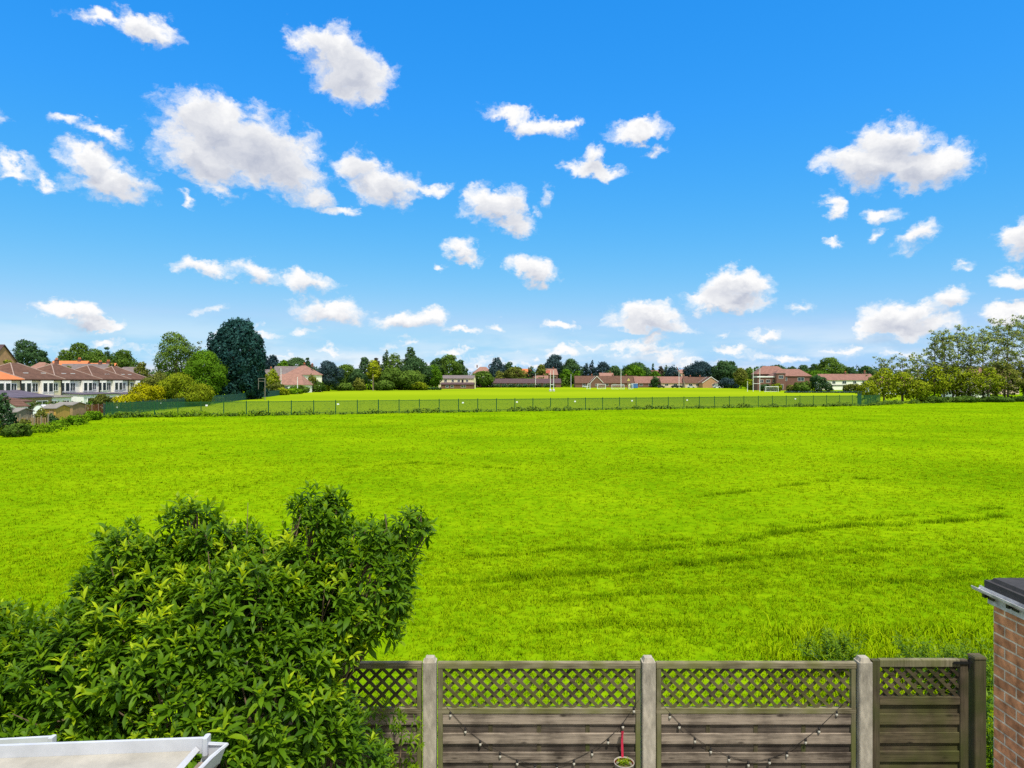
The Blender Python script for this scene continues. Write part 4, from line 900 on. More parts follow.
airy(902, 357, 22, 136, 'sparse', 'small airy tree with a dark tuft beside the tall airy row', 9, .7)
airy(917, 355, 22, 138, 'sparse', 'short airy tree at the start of the tall airy row', 9, .8)
airy(934, 341, 26, 140, 'sparse', 'airy tree with a tall bare stem at the left of the tall row', 14, .8)
airy(944, 332, 26, 139, 'sparse', 'rounded airy tree whose top stands against the white cloud', 16, .9)
airy(957, 331, 28, 141, 'sparse', 'airy tree with a wide pale crown in the middle of the row', 16, .9)
airy(970, 333, 24, 140, 'sparse', 'airy tree with a flat dark tuft right of the wide pale crown', 15, .9)
airy(983, 331, 26, 142, 'sparse', 'airy tree with upright limbs before the tallest tree', 15, .9)
airy(996, 328, 26, 143, 'sparse', 'airy tree leaning towards the tallest tree', 15, .9, .02)
airy(1008, 321, 30, 144, 'sparse', 'tallest airy tree near the right edge of the picture', 18, 1.0)
airy(1024, 321, 32, 146, 'sparse', 'tall airy tree cut by the right edge of the picture', 18, 1.0)
airy(1046, 326, 34, 148, 'sparse', 'airy tree just beyond the right edge of the picture', 14, 1.1)
UND = 'undergrowth bushes at the right edge of the field'
for px, tp, w, D, k, tm, lb in [(884, 368, 36, 131, 'yelgreen', .55, 'bright yellow-green small tree at the end of the railing fence'), (868, 380, 26, 129, 'yelgreen', .6, 'yellowish bush spreading over the railing fence gate'),
    (903, 372, 34, 133, 'yelgreen', .4, 'yellow-green bush right of the bright small tree'), (917, 380, 30, 132, 'yelgreen', .5, 'drooping yellowish bush before the pale stems'), (934, 366, 34, 137, 'yelgreen', .45, 'olive bush at the left foot of the tall airy row'),
    (953, 366, 34, 139, 'yelgreen', .35, 'olive bush among dark stems in the airy row'), (970, 369, 32, 138, 'yelgreen', .35, 'leafy yellow-olive bush in the middle of the airy row'), (988, 368, 32, 140, 'yelgreen', .4, 'olive bush before the pinkish far house'), (1005, 362, 34, 142, 'olive', .7, 'tall dark olive bush under the tallest airy tree'), (1026, 360, 36, 144, 'olive', .7, 'dense olive bush cut by the right edge of the picture')]:
    tree(px, tp, w, D, k, lb, 'round', 'small_tree', 'tree', UND, cover=1.3, tm=tm + .02, size=.32)
for px, w, D, lb in [(932, 26, 134, 'dark shrub at the foot of the pale stems'), (962, 34, 136, 'dark low shrub in the middle of the airy row'), (995, 36, 138, 'dark low shrub under the tallest airy tree'), (1024, 30, 140, 'dark low shrub at the right picture edge')]:
    shrub(px, 396, w, D, 'mid', lb, tm=.2, group=UND)

# verge of rank grass and nettles along the field edge
def verge(line, n, hmin, hmax, spread):
    P = np.array(line, float); seg = np.linalg.norm(np.diff(P, axis=0), axis=1); cum = np.concatenate([[0], np.cumsum(seg)])
    s = rng.uniform(0, cum[-1], n); i = np.clip(np.searchsorted(cum, s) - 1, 0, len(seg) - 1); q = P[i] + (P[i + 1] - P[i]) * ((s - cum[i]) / seg[i])[:, None]
    nz = np.sin(s * .9) + np.sin(s * .37 + 1) + np.sin(s * 2.3 + 2); hh = (hmin + (hmax - hmin) * np.clip(.5 + nz * .25 + rng.normal(0, .12, n), 0.02, 1))
    return [((a + rng.normal(0, spread), c + rng.normal(0, spread), h * .35), (h * rng.uniform(.6, 1.1), h * rng.uniform(.5, .9), h * .7)) for (a, c), h in zip(q, hh)]
def verge_obj(L, key, label, tm, size):
    cs = np.array([l[0] for l in L]); v, f, ti, vn = crown_cards(L, np.array([cs[:, 0].mean(), cs[:, 1].mean(), -40.]), np.array([60., 60, 60]), size, 1.3, tm, ragged=.25)
    o = np_mesh('undergrowth', v, f, LEAF[key], None, ti, vn); tag(o, label, 'undergrowth', kind='stuff')
verge_obj(verge([(-46, 80.6), (-30, 85.2), (8, 99), (60, 117.6), (66, 123.5)], 330, .18, .62, .35), 'mid', 'low dark weeds along the foot of the green railing fence', .55, .22)
verge_obj(verge([(-39, 55), (-43, 68), (-48, 80.5), (-30, 85)], 200, .2, .62, .8), 'verge', 'rank bright green weeds along the left edge of the field', .45, .2)
verge_obj(verge([(66, 124), (85, 136), (112, 151), (125, 160)], 200, .2, .8, .7), 'mid', 'rank green weeds under the airy trees at the right', .6, .24)

# dark bush at the far left of the field edge
shrub(0, 393, 30, 55, 'dark', 'very dark bush at the left edge of the field', tm=.25, size=.18)
shrub(16, 424, 28, 54, 'mid', 'low green bramble in front of the very dark bush', tm=.35, size=.15)
shrub(-16, 388, 36, 57, 'mid', 'mid green bush cut by the left picture edge', tm=.35, size=.18)
# far wood that closes the horizon
Lw = []
for k in range(120):
    x = -230 + 400 * k / 119; h = rnd.uniform(3.6, 6.2); Lw.append(((x, 428 + rnd.uniform(-3, 3), h * .45), (3.4, 2, h * .55)))
cs = np.array([l[0] for l in Lw]); v, f, ti, vn = crown_cards(Lw, np.array([0, 428, -50.]), np.array([300., 200, 80]), 1.1, 1.4, .35)
tag(np_mesh('distant_hedgerow', v, f, LEAF['mid'], None, ti, vn), 'continuous low hedgerow between the bungalows and the houses behind', 'hedgerow', kind='stuff')
Lw = []
for k in range(150):
    a = -1.25 + 2.5 * k / 149; D = rnd.uniform(620, 760); x = D * a; h = rnd.uniform(11, 19); Lw.append(((x, D, h * .45), (rnd.uniform(9, 15), 8, h * .55)))
cs = np.array([l[0] for l in Lw]); v, f, ti, vn = crown_cards(Lw, np.array([0, 700, -50.]), np.array([800., 400, 80]), 2.2, 1.1, .4)
tag(np_mesh('distant_woodland', v, f, LEAF['dark'], None, ti, vn), 'continuous dark band of far-off woodland along the horizon', 'woodland', kind='stuff')
# ------------------------------------------------------------------ houses
def win(parent, u, z, w, h, y, face='f', d2=0, mull=1, frame='white'):
    """window in the facade (local -y at y) or on an end wall (face l / r, y = x of the wall)"""
    b = MB(); t = .07
    def bx(mb, cu, cz, su, sz, dep, off):
        if face == 'f': mb.box((cu, y - off, cz), (su, dep, sz))
        else: mb.box((y + (off if face == 'r' else -off), cu, cz), (dep, su, sz))
    for s in (-1, 1): bx(b, u + s * (w / 2 - t / 2), z, t, h, .08, .03)
    for s in (-1, 1): bx(b, u, z + s * (h / 2 - t / 2), w - 2 * t, t, .08, .03)
    for k in range(mull): bx(b, u - w / 2 + (k + 1) * w / (mull + 1), z, t * .8, h - 2 * t, .07, .03)
    o = b.build('window', MAT[frame], parent)
    g = MB(); bx(g, u, z, w - 2 * t, h - 2 * t, .03, .022); g.build('pane', MAT['glass'], o)
    return o
def house(name, label, cat, x, y, rz, w, d, eave, ridge, wall, roof, kind='gable', group=None, chim=(), wins=(), ends=(), doors=(), over=.35, hipr=0.0, barge=None, ridges=False):
    """facade on local -y, ridge along local x"""
    t = thing(name, label, cat, (x, y, 0), rz, group)
    b = MB()
    if kind == 'gable':
        b.prism([(-d / 2, 0), (d / 2, 0), (d / 2, eave), (0, ridge - .12), (-d / 2, eave)], 'X', -w / 2, w / 2)
    else: b.box((0, 0, (eave - .005) / 2), (w, d, eave - .005))
    b.build('wall', MAT[wall], t)
    b = MB(); s = (ridge - eave) / (d / 2); e = eave - over * s
    if kind == 'gable':
        b.prism([(-d / 2 - over, e), (0, ridge), (d / 2 + over, e), (d / 2 + over, e + .16), (0, ridge + .16), (-d / 2 - over, e + .16)], 'X', -w / 2 - over * .6, w / 2 + over * .6)
    else:
        W2, D2 = w / 2 + over, d / 2 + over; r = hipr * w / 2
        b.add([(-W2, -D2, eave), (W2, -D2, eave), (W2, D2, eave), (-W2, D2, eave), (-W2, -D2, eave + .12), (W2, -D2, eave + .12), (W2, D2, eave + .12), (-W2, D2, eave + .12), (-r - .05, 0, ridge), (r + .05, 0, ridge)],
              [(3, 2, 1, 0), (0, 1, 5, 4), (1, 2, 6, 5), (2, 3, 7, 6), (3, 0, 4, 7), (4, 5, 9, 8), (5, 6, 9), (6, 7, 8, 9), (7, 4, 8)])
    rf = b.build('roof', MAT[roof], t)
    if kind == 'hip' and ridges:
        b = MB()
        for q in ((-W2, -D2), (W2, -D2), (-W2, D2), (W2, D2)): b.tube([(q[0], q[1], eave + .13), ((r + .05) * (1 if q[0] > 0 else -1), 0, ridge + .01)], .075, 5)
        b.build('ridge_tiles', MAT['ridge'], rf)
    if barge:
        b = MB()
        for sx in (-1, 1):
            X = sx * (w / 2 + over * .6 + .04)
            for sy in (-1, 1): b.add([(X - .04, sy * (d / 2 + over), e - .08), (X - .04, 0, ridge - .05), (X - .04, 0, ridge + .26), (X - .04, sy * (d / 2 + over), e + .22), (X + .04, sy * (d / 2 + over), e - .08), (X + .04, 0, ridge - .05), (X + .04, 0, ridge + .26), (X + .04, sy * (d / 2 + over), e + .22)], [(0, 1, 2, 3), (7, 6, 5, 4), (0, 4, 5, 1), (1, 5, 6, 2), (2, 6, 7, 3), (3, 7, 4, 0)])
        b.build('bargeboard', MAT[barge], rf)
    for cx, cy, ch in chim:
        b = MB(); b.box((cx, cy, ridge - .4 + ch / 2), (.7, .6, ch + .4)); b.box((cx, cy, ridge - .2 + ch + .06), (.85, .75, .12)); c = b.build('chimney', MAT['bred'], rf)
        b = MB(); b.lathe([(.14, 0), (.11, .45), (.0, .45)], (cx - .15, cy, ridge - .14 + ch), 8); b.lathe([(.14, 0), (.11, .45), (.0, .45)], (cx + .17, cy, ridge - .14 + ch), 8); b.build('chimney_pot', MAT['rorange'], c) if w < 0 else b.build('chimney_pot', MAT['rorange'], rf)
    for u, z, ww, hh in wins: win(t, u, z, ww, hh, -d / 2)
    for f, u, z, ww, hh in ends: win(t, u, z, ww, hh, w / 2 if f == 'r' else -w / 2, f)
    for u, ww, hh, mt in doors:
        dd = MB().box((u, -d / 2 - .03, hh / 2), (ww, .08, hh)).build('door', MAT[mt], t); MB().box((u + ww * .36, -d / 2 - .09, hh * .48), (.08, .05, .15)).build('handle', MAT['iron'], dd)
    return t
# left terrace of hip-roofed houses, facades to the field
ROWX = -66.0; TER = 'hip-roofed houses in the row on the left'
rows = [(76.0, 84.7, 'cream', 'rorange', 'orange-tiled house cut by the left picture edge'), (85.0, 93.9, 'cream', 'rorange', 'hip-roofed house with the bright orange roof in the left row'), (94.3, 102.4, 'cream', 'rbrown', 'brown-roofed house right next to the orange-roofed one'),
        (102.7, 111.6, 'cream2', 'rbrown', 'brown-roofed house with pale walls in the middle of the left row'), (112.0, 120.1, 'cream2', 'rbrown', 'white-walled brown-roofed house, second from the far end of the left row'), (120.5, 128.5, 'yellowr', 'rbrown', 'yellow-walled brown-roofed house at the far end of the left row')]
for i, (y0, y1, wl, rf, lb) in enumerate(rows):
    w = y1 - y0; ins = 0.8 if i == 5 else 0.0
    t = house('terrace_house', lb, 'house', ROWX - 4 - ins, (y0 + y1) / 2, R(82), w, 8, 4.35, 6.75, wl, rf, 'hip', TER, 
              wins=[(-w / 2 + 1.3, 3.3, 1.5, 1.35), (-w / 2 + 3.3, 3.3, 1.0, 1.3), (w / 2 - 3.0, 3.25, 1.6, 1.35), (w / 2 - 1.2, 3.35, .9, 1.15), (-w / 2 + 2.0, 1.0, 2.0, 1.3)], ridges=True, over=.3, hipr=.12, doors=[(w / 2 - 2, .95, 2.0, 'upvc')])
    for bu in (w / 2 - 3.0, -w / 2 + 1.3) if i in (2, 3, 4) else (w / 2 - 3.0,):
        by = MB().box((bu, -4.2, 3.1), (2.1, .42, 2.3)).build('bay', MAT['cream2'], t)
        for q in (-.5, .5): win(by, bu + q, 3.3, .85, 1.35, -4.41, mull=0)
    b = MB(); b.box((0, -4.03, 4.29), (w - .1, .1, .1)); b.tube([(w / 2 - .12, -4.08, 0), (w / 2 - .12, -4.08, 4.3)], .07, 6); b.build('downpipe', MAT['iron'], t)
    for k in range(2):
        rl = MB().box((rnd.uniform(-1.5, 1.5) + k * 1.4 - .7, -2.3, 5.58 - .25), (.8, .9, .1)).build('roof_window', MAT['whitemetal'], t)
        rl.rotation_euler = (0, 0, 0)
def extension(name, label, cat, x, y, w, d, h1, h2, wall, roof, rz=R(90), mono=True):
    t = thing(name, label, cat, (x, y, 0), rz); b = MB()
    b.prism([(-d / 2, 0), (d / 2, 0), (d / 2, h2), (-d / 2, h1)], 'X', -w / 2, w / 2); b.build('wall', MAT[wall], t)
    b = MB(); o = .15; s = (h2 - h1) / d
    b.prism([(-d / 2 - o, h1 - o * s + .01), (d / 2 + .02, h2 + .01), (d / 2 + .02, h2 + .12), (-d / 2 - o, h1 - o * s + .12)], 'X', -w / 2 - o, w / 2 + o); b.build('roof', MAT[roof], t)
    for k in (-.27, .27): win(t, k * w, h1 * .55, w * .26, h1 * .5, -d / 2)
    return t
extension('house_extension', 'low house extension with a purple slate roof below the orange-roofed house', 'extension', -63.3, 88.5, 8.6, 4.6, 2.1, 2.95, 'tanwood', 'slate')
extension('house_extension', 'low house extension with a brown roof at far left of the gardens', 'extension', -59.2, 80.5, 6.0, 4.4, 1.75, 2.35, 'cream', 'rbrown')
extension('house_extension', 'white flat-roofed extension below the pale-walled house', 'extension', -64.4, 107.0, 8.4, 3.0, 2.15, 2.35, 'white', 'slate')
extension('house_extension', 'white extension with dark roof below the second house from the far end', 'extension', -64.5, 117.5, 5.5, 2.6, 1.9, 2.2, 'cream2', 'slate')
extension('house_extension', 'small white lean-to with grey roof below the brown-roofed house', 'extension', -64.4, 97.5, 5.0, 2.9, 1.9, 2.2, 'white', 'greyroof')
# houses up the slope behind the row
house('brick_house', 'orange brick gabled house with dark roof behind the row at far left', 'house', -101.4, 130, 0, 14, 6.4, 7.9, 10.8, 'borange', 'rdark', ends=[('r', 0, 6.3, 1.4, 1.3)], group='houses behind the left row')
for px, D, w, eave, ridge, wl, rf, kd, lb in [(46, 160, 9, 5.2, 8.4, 'bred', 'rpink', 'hip', 'pinkish-roofed house peeping out behind the small dark tree'), (71, 175, 8, 6.2, 9.0, 'bred', 'rorange', 'gable', 'orange-roofed house under the wide grove'),
        (88, 168, 11, 5.4, 8.1, 'bdark', 'rgrey', 'gable', 'grey-roofed house between two orange roofs'), (101, 178, 7, 5.8, 8.5, 'bred', 'rorange', 'gable', 'small orange-roofed house right of the grey-roofed one'), (130, 185, 10, 5.0, 7.8, 'cream', 'rgrey', 'hip', 'grey hip-roofed house under the lone low-domed tree')]:
    house('distant_house', lb, 'house', W(px, D), D, R(8), w, 7, eave, ridge, wl, rf, kd, 'houses behind the left row', chim=((w * .25, 0, .7),), hipr=.3)
# things in the gardens
def shed(name, label, px, D, wpx, h0, h1, wall, roof, rz=0, door=True, d=2.2):
    w = M(wpx, D); t = thing(name, label, 'shed', (W(px, D), D, 0), rz, 'sheds at the left edge of the field')
    b = MB(); b.prism([(-d / 2, 0), (d / 2, 0), (d / 2, h0), (0, h1), (-d / 2, h0)], 'X', -w / 2, w / 2); b.build('wall', MAT[wall], t)
    b = MB(); s = (h1 - h0) / (d / 2); b.prism([(-d / 2 - .15, h0 - .15 * s + .01), (0, h1 + .01), (d / 2 + .15, h0 - .15 * s + .01), (d / 2 + .15, h0 - .15 * s + .08), (0, h1 + .08), (-d / 2 - .15, h0 - .15 * s + .08)], 'X', -w / 2 - .12, w / 2 + .12); b.build('roof', MAT[roof], t)
    if door: MB().box((w * .2, -d / 2 - .02, h0 * .45), (w * .3, .05, h0 * .85)).build('door', MAT['tanwood' if wall != 'tanwood' else 'ochre'], t)
    return t
shed('garden_shed', 'bright ochre garden shed in the middle of the sheds', 56, 71, 14, 1.5, 1.8, 'ochre', 'greyroof')
shed('garden_shed', 'tan brick-coloured garden shed with a grey roof beside the rust-red fence', 70, 76, 18, 1.65, 1.9, 'tanwood', 'greyroof')
shed('garden_shed', 'small grey shed with a dark front window behind the very dark bush', 18, 66, 14, 1.35, 1.65, 'greywood', 'greyroof', door=False)
t = [o for o in bpy.data.objects if o.get('label', '').startswith('small grey shed')][0]; win(t, 0, .95, M(11, 66), .55, -1.1)
shed('white_cabin', 'white gabled cabin wall behind the grey shed', 12, 74, 12, 1.6, 2.2, 'white', 'rbrown', rz=R(70), d=3.0, door=False)
# white arched cover
t = thing('cloche_cover', 'white arched garden cover behind the ochre shed', 'garden cover', (W(45, 74), 74, 0)); n = 10
pr = [(.75 * math.cos(math.pi * k / n), 1.75 * math.sin(math.pi * k / n) ** .7) for k in range(n + 1)]
MB().prism(pr, 'Y', -1, 1).build('cover', MAT['whitemetal'], t); b = MB()
for yy in (-1.02, 0, 1.02): b.tube([(q[0] * 1.02, yy, q[1] * 1.02) for q in pr], .03, 5)
b.build('hoop', MAT['greyroof'], t)
t = thing('board_fence', 'rust-red board fence at the end of the gardens', 'fence', (W(78, 80), 80.2, 0)); wf = W(104, 83) - W(78, 80.2)
b = MB()
for k in range(22): b.box(((k + .5) * wf / 22, .12 * k, .75 + rnd.uniform(-.03, .03)), (wf / 22 - .01, .03, 1.5))
b.build('boards', MAT['rust'], t)
for k in range(5): MB().box((k * wf / 4, .06 + .65 * k, .78), (.1, .09, 1.56)).build('post', MAT['greywood'], t)
t = thing('rail_fence', 'grey timber post fence at the left edge of the field', 'fence', (W(13, 62), 62, 0)); wf = M(26, 62)
for k in range(6): MB().box((k * wf / 5, .25 * k, .55 + .12 * (k % 2)), (.08, .08, 1.1 + .24 * (k % 2))).build('post', MAT['greywood'], t)
b = MB()
for k in range(14): b.box(((k + .5) * wf / 14, .09 * (k + .5) + .09, .5), (wf / 14 * .8, .02, .95 + rnd.uniform(-.06, .06)))
b.build('boards', MAT['tanwood'], t)
tag(MB().tube([(0, 0, 0), (.03, 0, 1.2)], [.06, .05], 6).build('timber_stake', MAT['woodpole'], None, (W(31.5, 64), 64, 0)), 'single pale timber stake standing before the left sheds', 'stake')
shrub(54, 401.5, 50, 82, 'mid', 'long clipped garden hedge before the left terrace', ry=.10, tm=.35, name='hedge', shape='hedge', size=.2)
shrub(82, 402, 24, 86, 'green', 'lighter green clipped hedge right of the long garden hedge', ry=.12, tm=.25, name='hedge', shape='hedge', size=.2)
GB = 'bushes between the sheds and the field'
for px, tp, w, D, k, lb in [(41, 408, 14, 67, 'olive', 'dull bush in front of the white arched cover'), (52, 414, 12, 66, 'dark', 'dark bush in front of the ochre shed'), (92, 411, 18, 76, 'bright', 'bright green bush before the rust-red fence'), (74, 416, 18, 68, 'bright', 'bright low bush before the tan shed'), (24, 419, 14, 61, 'olive', 'low olive bush before the timber post fence'), (60, 420, 16, 65, 'bright', 'bright low bush between dark bush and tan shed')]:
    shrub(px, tp, w, D, k, lb, tm=.4, group=GB, size=.18)

# middle distance: hip-roofed houses past the conifer
house('hip_roof_house', 'large house with a pinkish hipped roof beside the very dark round tree', 'house', W(302, 262), 264, R(-20), 10, 9, 6.2, 9.8, 'cream2', 'rpink', 'hip', None, chim=((0, .5, .8), (3.5, .5, .6)), wins=[(-2.5, 4.9, 1.5, 1.3), (2.5, 4.9, 1.5, 1.3), (2.5, 2, 1.6, 1.4)], ends=[('r', 0, 4.9, 1.4, 1.3), ('r', 1.5, 2, 1.4, 1.3)], hipr=.2)
house('gabled_house', 'pinkish gabled roof behind the low pink roof', 'house', W(290, 275), 275, R(15), 11, 8, 6.3, 9.6, 'bdark', 'rgrey', 'gable', wins=[(-2, 4.6, 1.3, 1.2)])
house('low_house', 'low house with a wide pale pink roof above the side fence', 'house', W(291, 244), 244, R(-6), 12, 8, 2.6, 6.4, 'white', 'rpink', 'hip', hipr=.6, wins=[(-4, 1.7, 1.4, 1.2), (0, 1.7, 1.4, 1.2), (4, 1.7, 1.4, 1.2)])
house('white_cottage', 'small white cottage with grey roof right of the huge conifer', 'house', W(263, 270), 270, R(10), 7, 6, 5.6, 8.3, 'white', 'rgrey', 'gable', chim=((3.0, 0, .9),), wins=[(1, 4.5, 1.2, 1.1)])
# far end of the pitch
house('two_storey_house', 'cream two-storey house with purple-grey roof beside the copse', 'house', W(457, 350), 352, R(-4), 17.5, 9, 5.1, 6.6, 'cream', 'rgrey', 'gable', wins=[(-5.2, 4.0, 1.4, 1.4), (-1.6, 4.0, 1.2, 1.3), (1.4, 4.0, 1.3, 1.3), (5.6, 4.0, 1.2, 1.2)], doors=[(3.3, 1.0, 4.6, 'darkbox')], ends=[('l', 0, 3.6, 1.2, 1.2)])
house('garage_block', 'brown flat lean-to block in front of the cream house', 'outbuilding', W(458, 345), 344, R(-3), 16, 4.5, 2.2, 3.0, 'bdark', 'rdark', 'gable', wins=[(-5, 1.2, 1.6, 1.1), (-2.5, 1.2, 1.6, 1.1), (3, 1.2, 2.4, .9)])
house('long_low_building', 'very long low building with a dull purple-grey roof at the far touchline', 'building', W(508, 412), 414, R(0), 62, 10, 2.6, 5.0, 'bdark', 'rdark', 'gable', wins=[(-26 + k * 4, 1.5, 2.4, 1.3) for k in range(14)])
FH = 'far houses behind the pitch'
for px, D, w, d, eave, ridge, wl, rf, kd, rz, lb in [(483, 460, 13, 9, 8.5, 13.0, 'cream2', 'rpink', 'hip', 10, 'house with a hipped pink roof and two chimneys behind the cream house'), (525, 455, 8, 8, 7.5, 11.5, 'bred', 'rorange', 'gable', 4, 'small house with a vivid orange-red roof on the skyline'), (537, 440, 14, 8, 3.4, 7.0, 'bdark', 'rpink', 'gable', -8, 'brown low-roofed house left of the slim goal posts'),
        (549, 470, 10, 8, 8.0, 11.8, 'bdark', 'rpink', 'gable', 12, 'house with a gabled roof behind the salmon-wrapped post tops'), (512, 450, 9, 8, 5, 8.6, 'cream', 'rpink', 'gable', 0, 'pink-roofed cottage left of the vivid orange-red roof'), (656, 520, 9, 8, 8.8, 11.6, 'cream', 'rpink', 'gable', 0, 'far pale-walled house under the thin tree spike'), (684, 505, 16, 9, 9.0, 12.0, 'pinkr', 'rpink', 'hip', 0, 'far pinkish house left of the large dark tree'), (606, 470, 9, 8, 6.4, 9.0, 'borange', 'rpink', 'gable', 0, 'orange-walled house behind the gabled bungalow')]:
    house('distant_house', lb, 'house', W(px, D), D, R(rz), w, d, eave, ridge, wl, rf, kd, FH, chim=((w * .3, 0, 1.0), (-w * .3, 0, 1.0)) if px in (483, 684) else ((w * .3, 0, .9),), wins=[(-w * .25, eave - 1.2, 1.3, 1.2), (w * .25, eave - 1.2, 1.3, 1.2)], hipr=.3)
BG = 'bungalows behind the far touchline'
house('bungalow', 'long bungalow with a brown-pink roof behind the football goals', 'bungalow', W(606, 405), 407, 0, 36, 9, 2.7, 6.6, 'bdark', 'rbrown', 'gable', BG, chim=((4, 0, .9), (12, 0, .9), (-8, 0, .9)), wins=[(-13 + 4.4 * k, 1.6, 1.8, 1.2) for k in range(7)])
house('bungalow', 'bungalow end with a white-edged brown gable beside the football goals', 'bungalow', W(596, 398), 398, R(90), 8, 6.6, 3.0, 6.4, 'bdark', 'rbrown', 'gable', BG, barge='white', ends=[('l', 0, 1.6, 1.8, 1.2)])
house('bungalow', 'red-roofed bungalow behind the blue container', 'bungalow', W(647, 405), 406, 0, 15, 9, 2.7, 6.3, 'bdark', 'rred', 'gable', BG, wins=[(-4, 1.6, 1.8, 1.2), (1, 1.6, 1.8, 1.2), (5, 1.6, 1.4, 1.2)])
house('bungalow', 'bungalow with the longest red roof, behind the parked cars', 'bungalow', W(674, 402), 403, 0, 16, 9, 2.7, 6.2, 'pinkr', 'rred', 'gable', BG, chim=((5.5, 0, 1.1),), wins=[(-5, 1.6, 2.0, 1.2), (0, 1.6, 2.0, 1.2), (5, 1.6, 2.0, 1.2)])
house('bungalow', 'brown-roofed bungalow between the long red roof and the white gable', 'bungalow', W(696, 398), 399, 0, 14, 9, 2.7, 5.9, 'pinkr', 'rbrown', 'gable', BG, chim=((-3, 0, .9), (2.5, 0, .9)), wins=[(-4, 1.6, 2.0, 1.2), (0, 1.6, 2.0, 1.2)])
house('bungalow', 'end bungalow with a tall white-edged orange brick gable', 'bungalow', W(709, 390), 390, R(90), 8, 9.2, 2.9, 6.0, 'borange', 'rbrown', 'gable', BG, barge='white', ends=[('l', -1.5, 1.6, 1.8, 1.2)])
house('bungalow', 'small white bungalow wing right of the orange brick gable', 'bungalow', W(718, 388), 388, 0, 5, 6, 2.4, 3.6, 'white', 'rgrey', 'gable', BG, wins=[(0, 1.4, 1.6, 1.0)])
# school
sc_ = house('school_building', 'red brick school with an orange-red hipped roof behind the tall rugby posts', 'school', W(790, 297), 298, R(-6), 15, 10, 5.9, 9.0, 'bred', 'rred', 'hip', wins=[(-5.5, 4.7, 1.9, 1.5), (-4.0 + 1.2, 4.7, 1.2, 1.5), (3.4, 4.7, 2.6, 1.5), (-5.5, 2, 1.9, 1.5), (3.4, 2, 2.6, 1.5)], hipr=.55)
house('school_wing', 'taller red school wing with a wide hipped roof and white eaves band', 'school', W(772, 312), 314, R(-6), 14, 10, 6.9, 10.6, 'bred', 'rred', 'hip', wins=[(-5, 5.4, 2.4, 1.4), (0, 5.4, 2.4, 1.4), (5, 5.4, 2.4, 1.4)], hipr=.45)
b = MB(); t = thing('flat_roof_block', 'flat-roofed brick school block with a thick white roof edge', 'school', (W(766, 296), 296, 0), R(-4)); b.box((0, 0, 2.7), (8.6, 6, 5.4)); b.build('wall', MAT['bred'], t); b = MB(); b.box((0, 0, 5.7), (9.0, 6.6, .5)); b.build('roof', MAT['white'], t)
for k in range(3): win(t, -2.8 + 2.8 * k, 3.9, 1.7, 1.2, -3)
t = thing('stair_block', 'red brick school entrance block with tall white windows', 'school', (W(779.5, 292), 292, 0), R(-4)); b = MB(); b.box((0, 0, 3.5), (3.6, 4, 7.0)); b.build('wall', MAT['bred'], t); MB().box((0, 0, 7.1), (4.0, 4.4, .2)).build('roof', MAT['rgrey'], t); win(t, 0, 5.6, 1.8, 1.4, -2); win(t, 0, 1.6, 1.8, 2.0, -2)
# white-walled terrace on the right
t = house('terrace_row', 'white-walled terrace with a long orange-red roof right of the school', 'terrace', W(845, 312), 313, R(-3), 23, 8, 4.4, 6.9, 'cream2', 'rred', 'gable', chim=((0.6, 0, 1.1), (9, 0, 1.4)), wins=[(-9.5, 3.3, 1.5, 1.3), (-6, 3.3, 1.5, 1.3), (-1.5, 3.3, 1.8, 1.3), (3, 3.3, 1.5, 1.3), (7, 3.3, 1.6, 1.3), (-8, 1.1, 2.4, 1.4), (1, 1.1, 2.4, 1.4), (6, 1.1, 2.4, 1.4)])
MB().box((-1.4, -4.12, 2.05), (20, .25, .3)).build('canopy', MAT['slate'], t)
house('distant_house', 'far pink-roofed house glimpsed through the airy trees', 'house', W(990, 215), 217, R(10), 16, 8, 5.2, 8.2, 'pinkr', 'rpink', 'gable', 'houses behind the airy trees', wins=[(-4, 3.8, 1.5, 1.3), (0, 3.8, 1.5, 1.3), (4, 3.8, 1.5, 1.3)], chim=((3, 0, .8),))
house('distant_house', 'low white-walled house behind the bright yellow-green small tree', 'house', W(893, 215), 216, R(0), 12, 8, 2.6, 5.2, 'white', 'rpink', 'gable', 'houses behind the airy trees', wins=[(-3, 1.5, 1.5, 1.2), (3, 1.5, 1.5, 1.2)])
house('greenhouse', 'low pale glasshouse between the airy tree stems', 'greenhouse', W(968, 175), 176, R(6), 10, 4, 1.3, 2.0, 'whitemetal', 'greyroof', 'gable', wins=[(-3, .8, 1.6, .8), (0, .8, 1.6, .8), (3, .8, 1.6, .8)])

# ------------------------------------------------------------------ fences of the playing field
def palings(b, L, h, pitch, w):
    n = int(L / pitch)
    for k in range(n): b.box(((k + .5) * L / n, 0, h / 2 + .03), (w, .012, h))
def panel_fence(name, label, line, bay, h, pitch, w, mat, rails, postr):
    t = thing(name, label, 'fence', (line[0][0], line[0][1], 0)); o = Vector(t.location)
    proto = None
    for (x0, y0), (x1, y1) in zip(line, line[1:]):
        L = math.hypot(x1 - x0, y1 - y0); n = max(1, round(L / bay)); a = math.atan2(y1 - y0, x1 - x0); bl = L / n
        b = MB(); palings(b, bl, h, pitch, w)
        for rz_ in rails: b.box((bl / 2, .03, rz_), (bl, .035, .05))
        pm = b.build('panel', mat, t); q = MB().box((0, 0, (h + .12) / 2), (postr, postr, h + .12)).build('post', mat, t)
        for k in range(n):
            for src in (pm, q):
                c = src if k == 0 else src.copy()
                if k: COL.objects.link(c)
                c.parent = t; c.location = Vector((x0, y0, 0)) - o + Vector((math.cos(a), math.sin(a), 0)) * bl * k; c.rotation_euler = (0, 0, a)
    return t
FL = [(-47.4, 81.8), (-30, 86.2), (8, 100), (60, 119), (65.5, 124.5)]
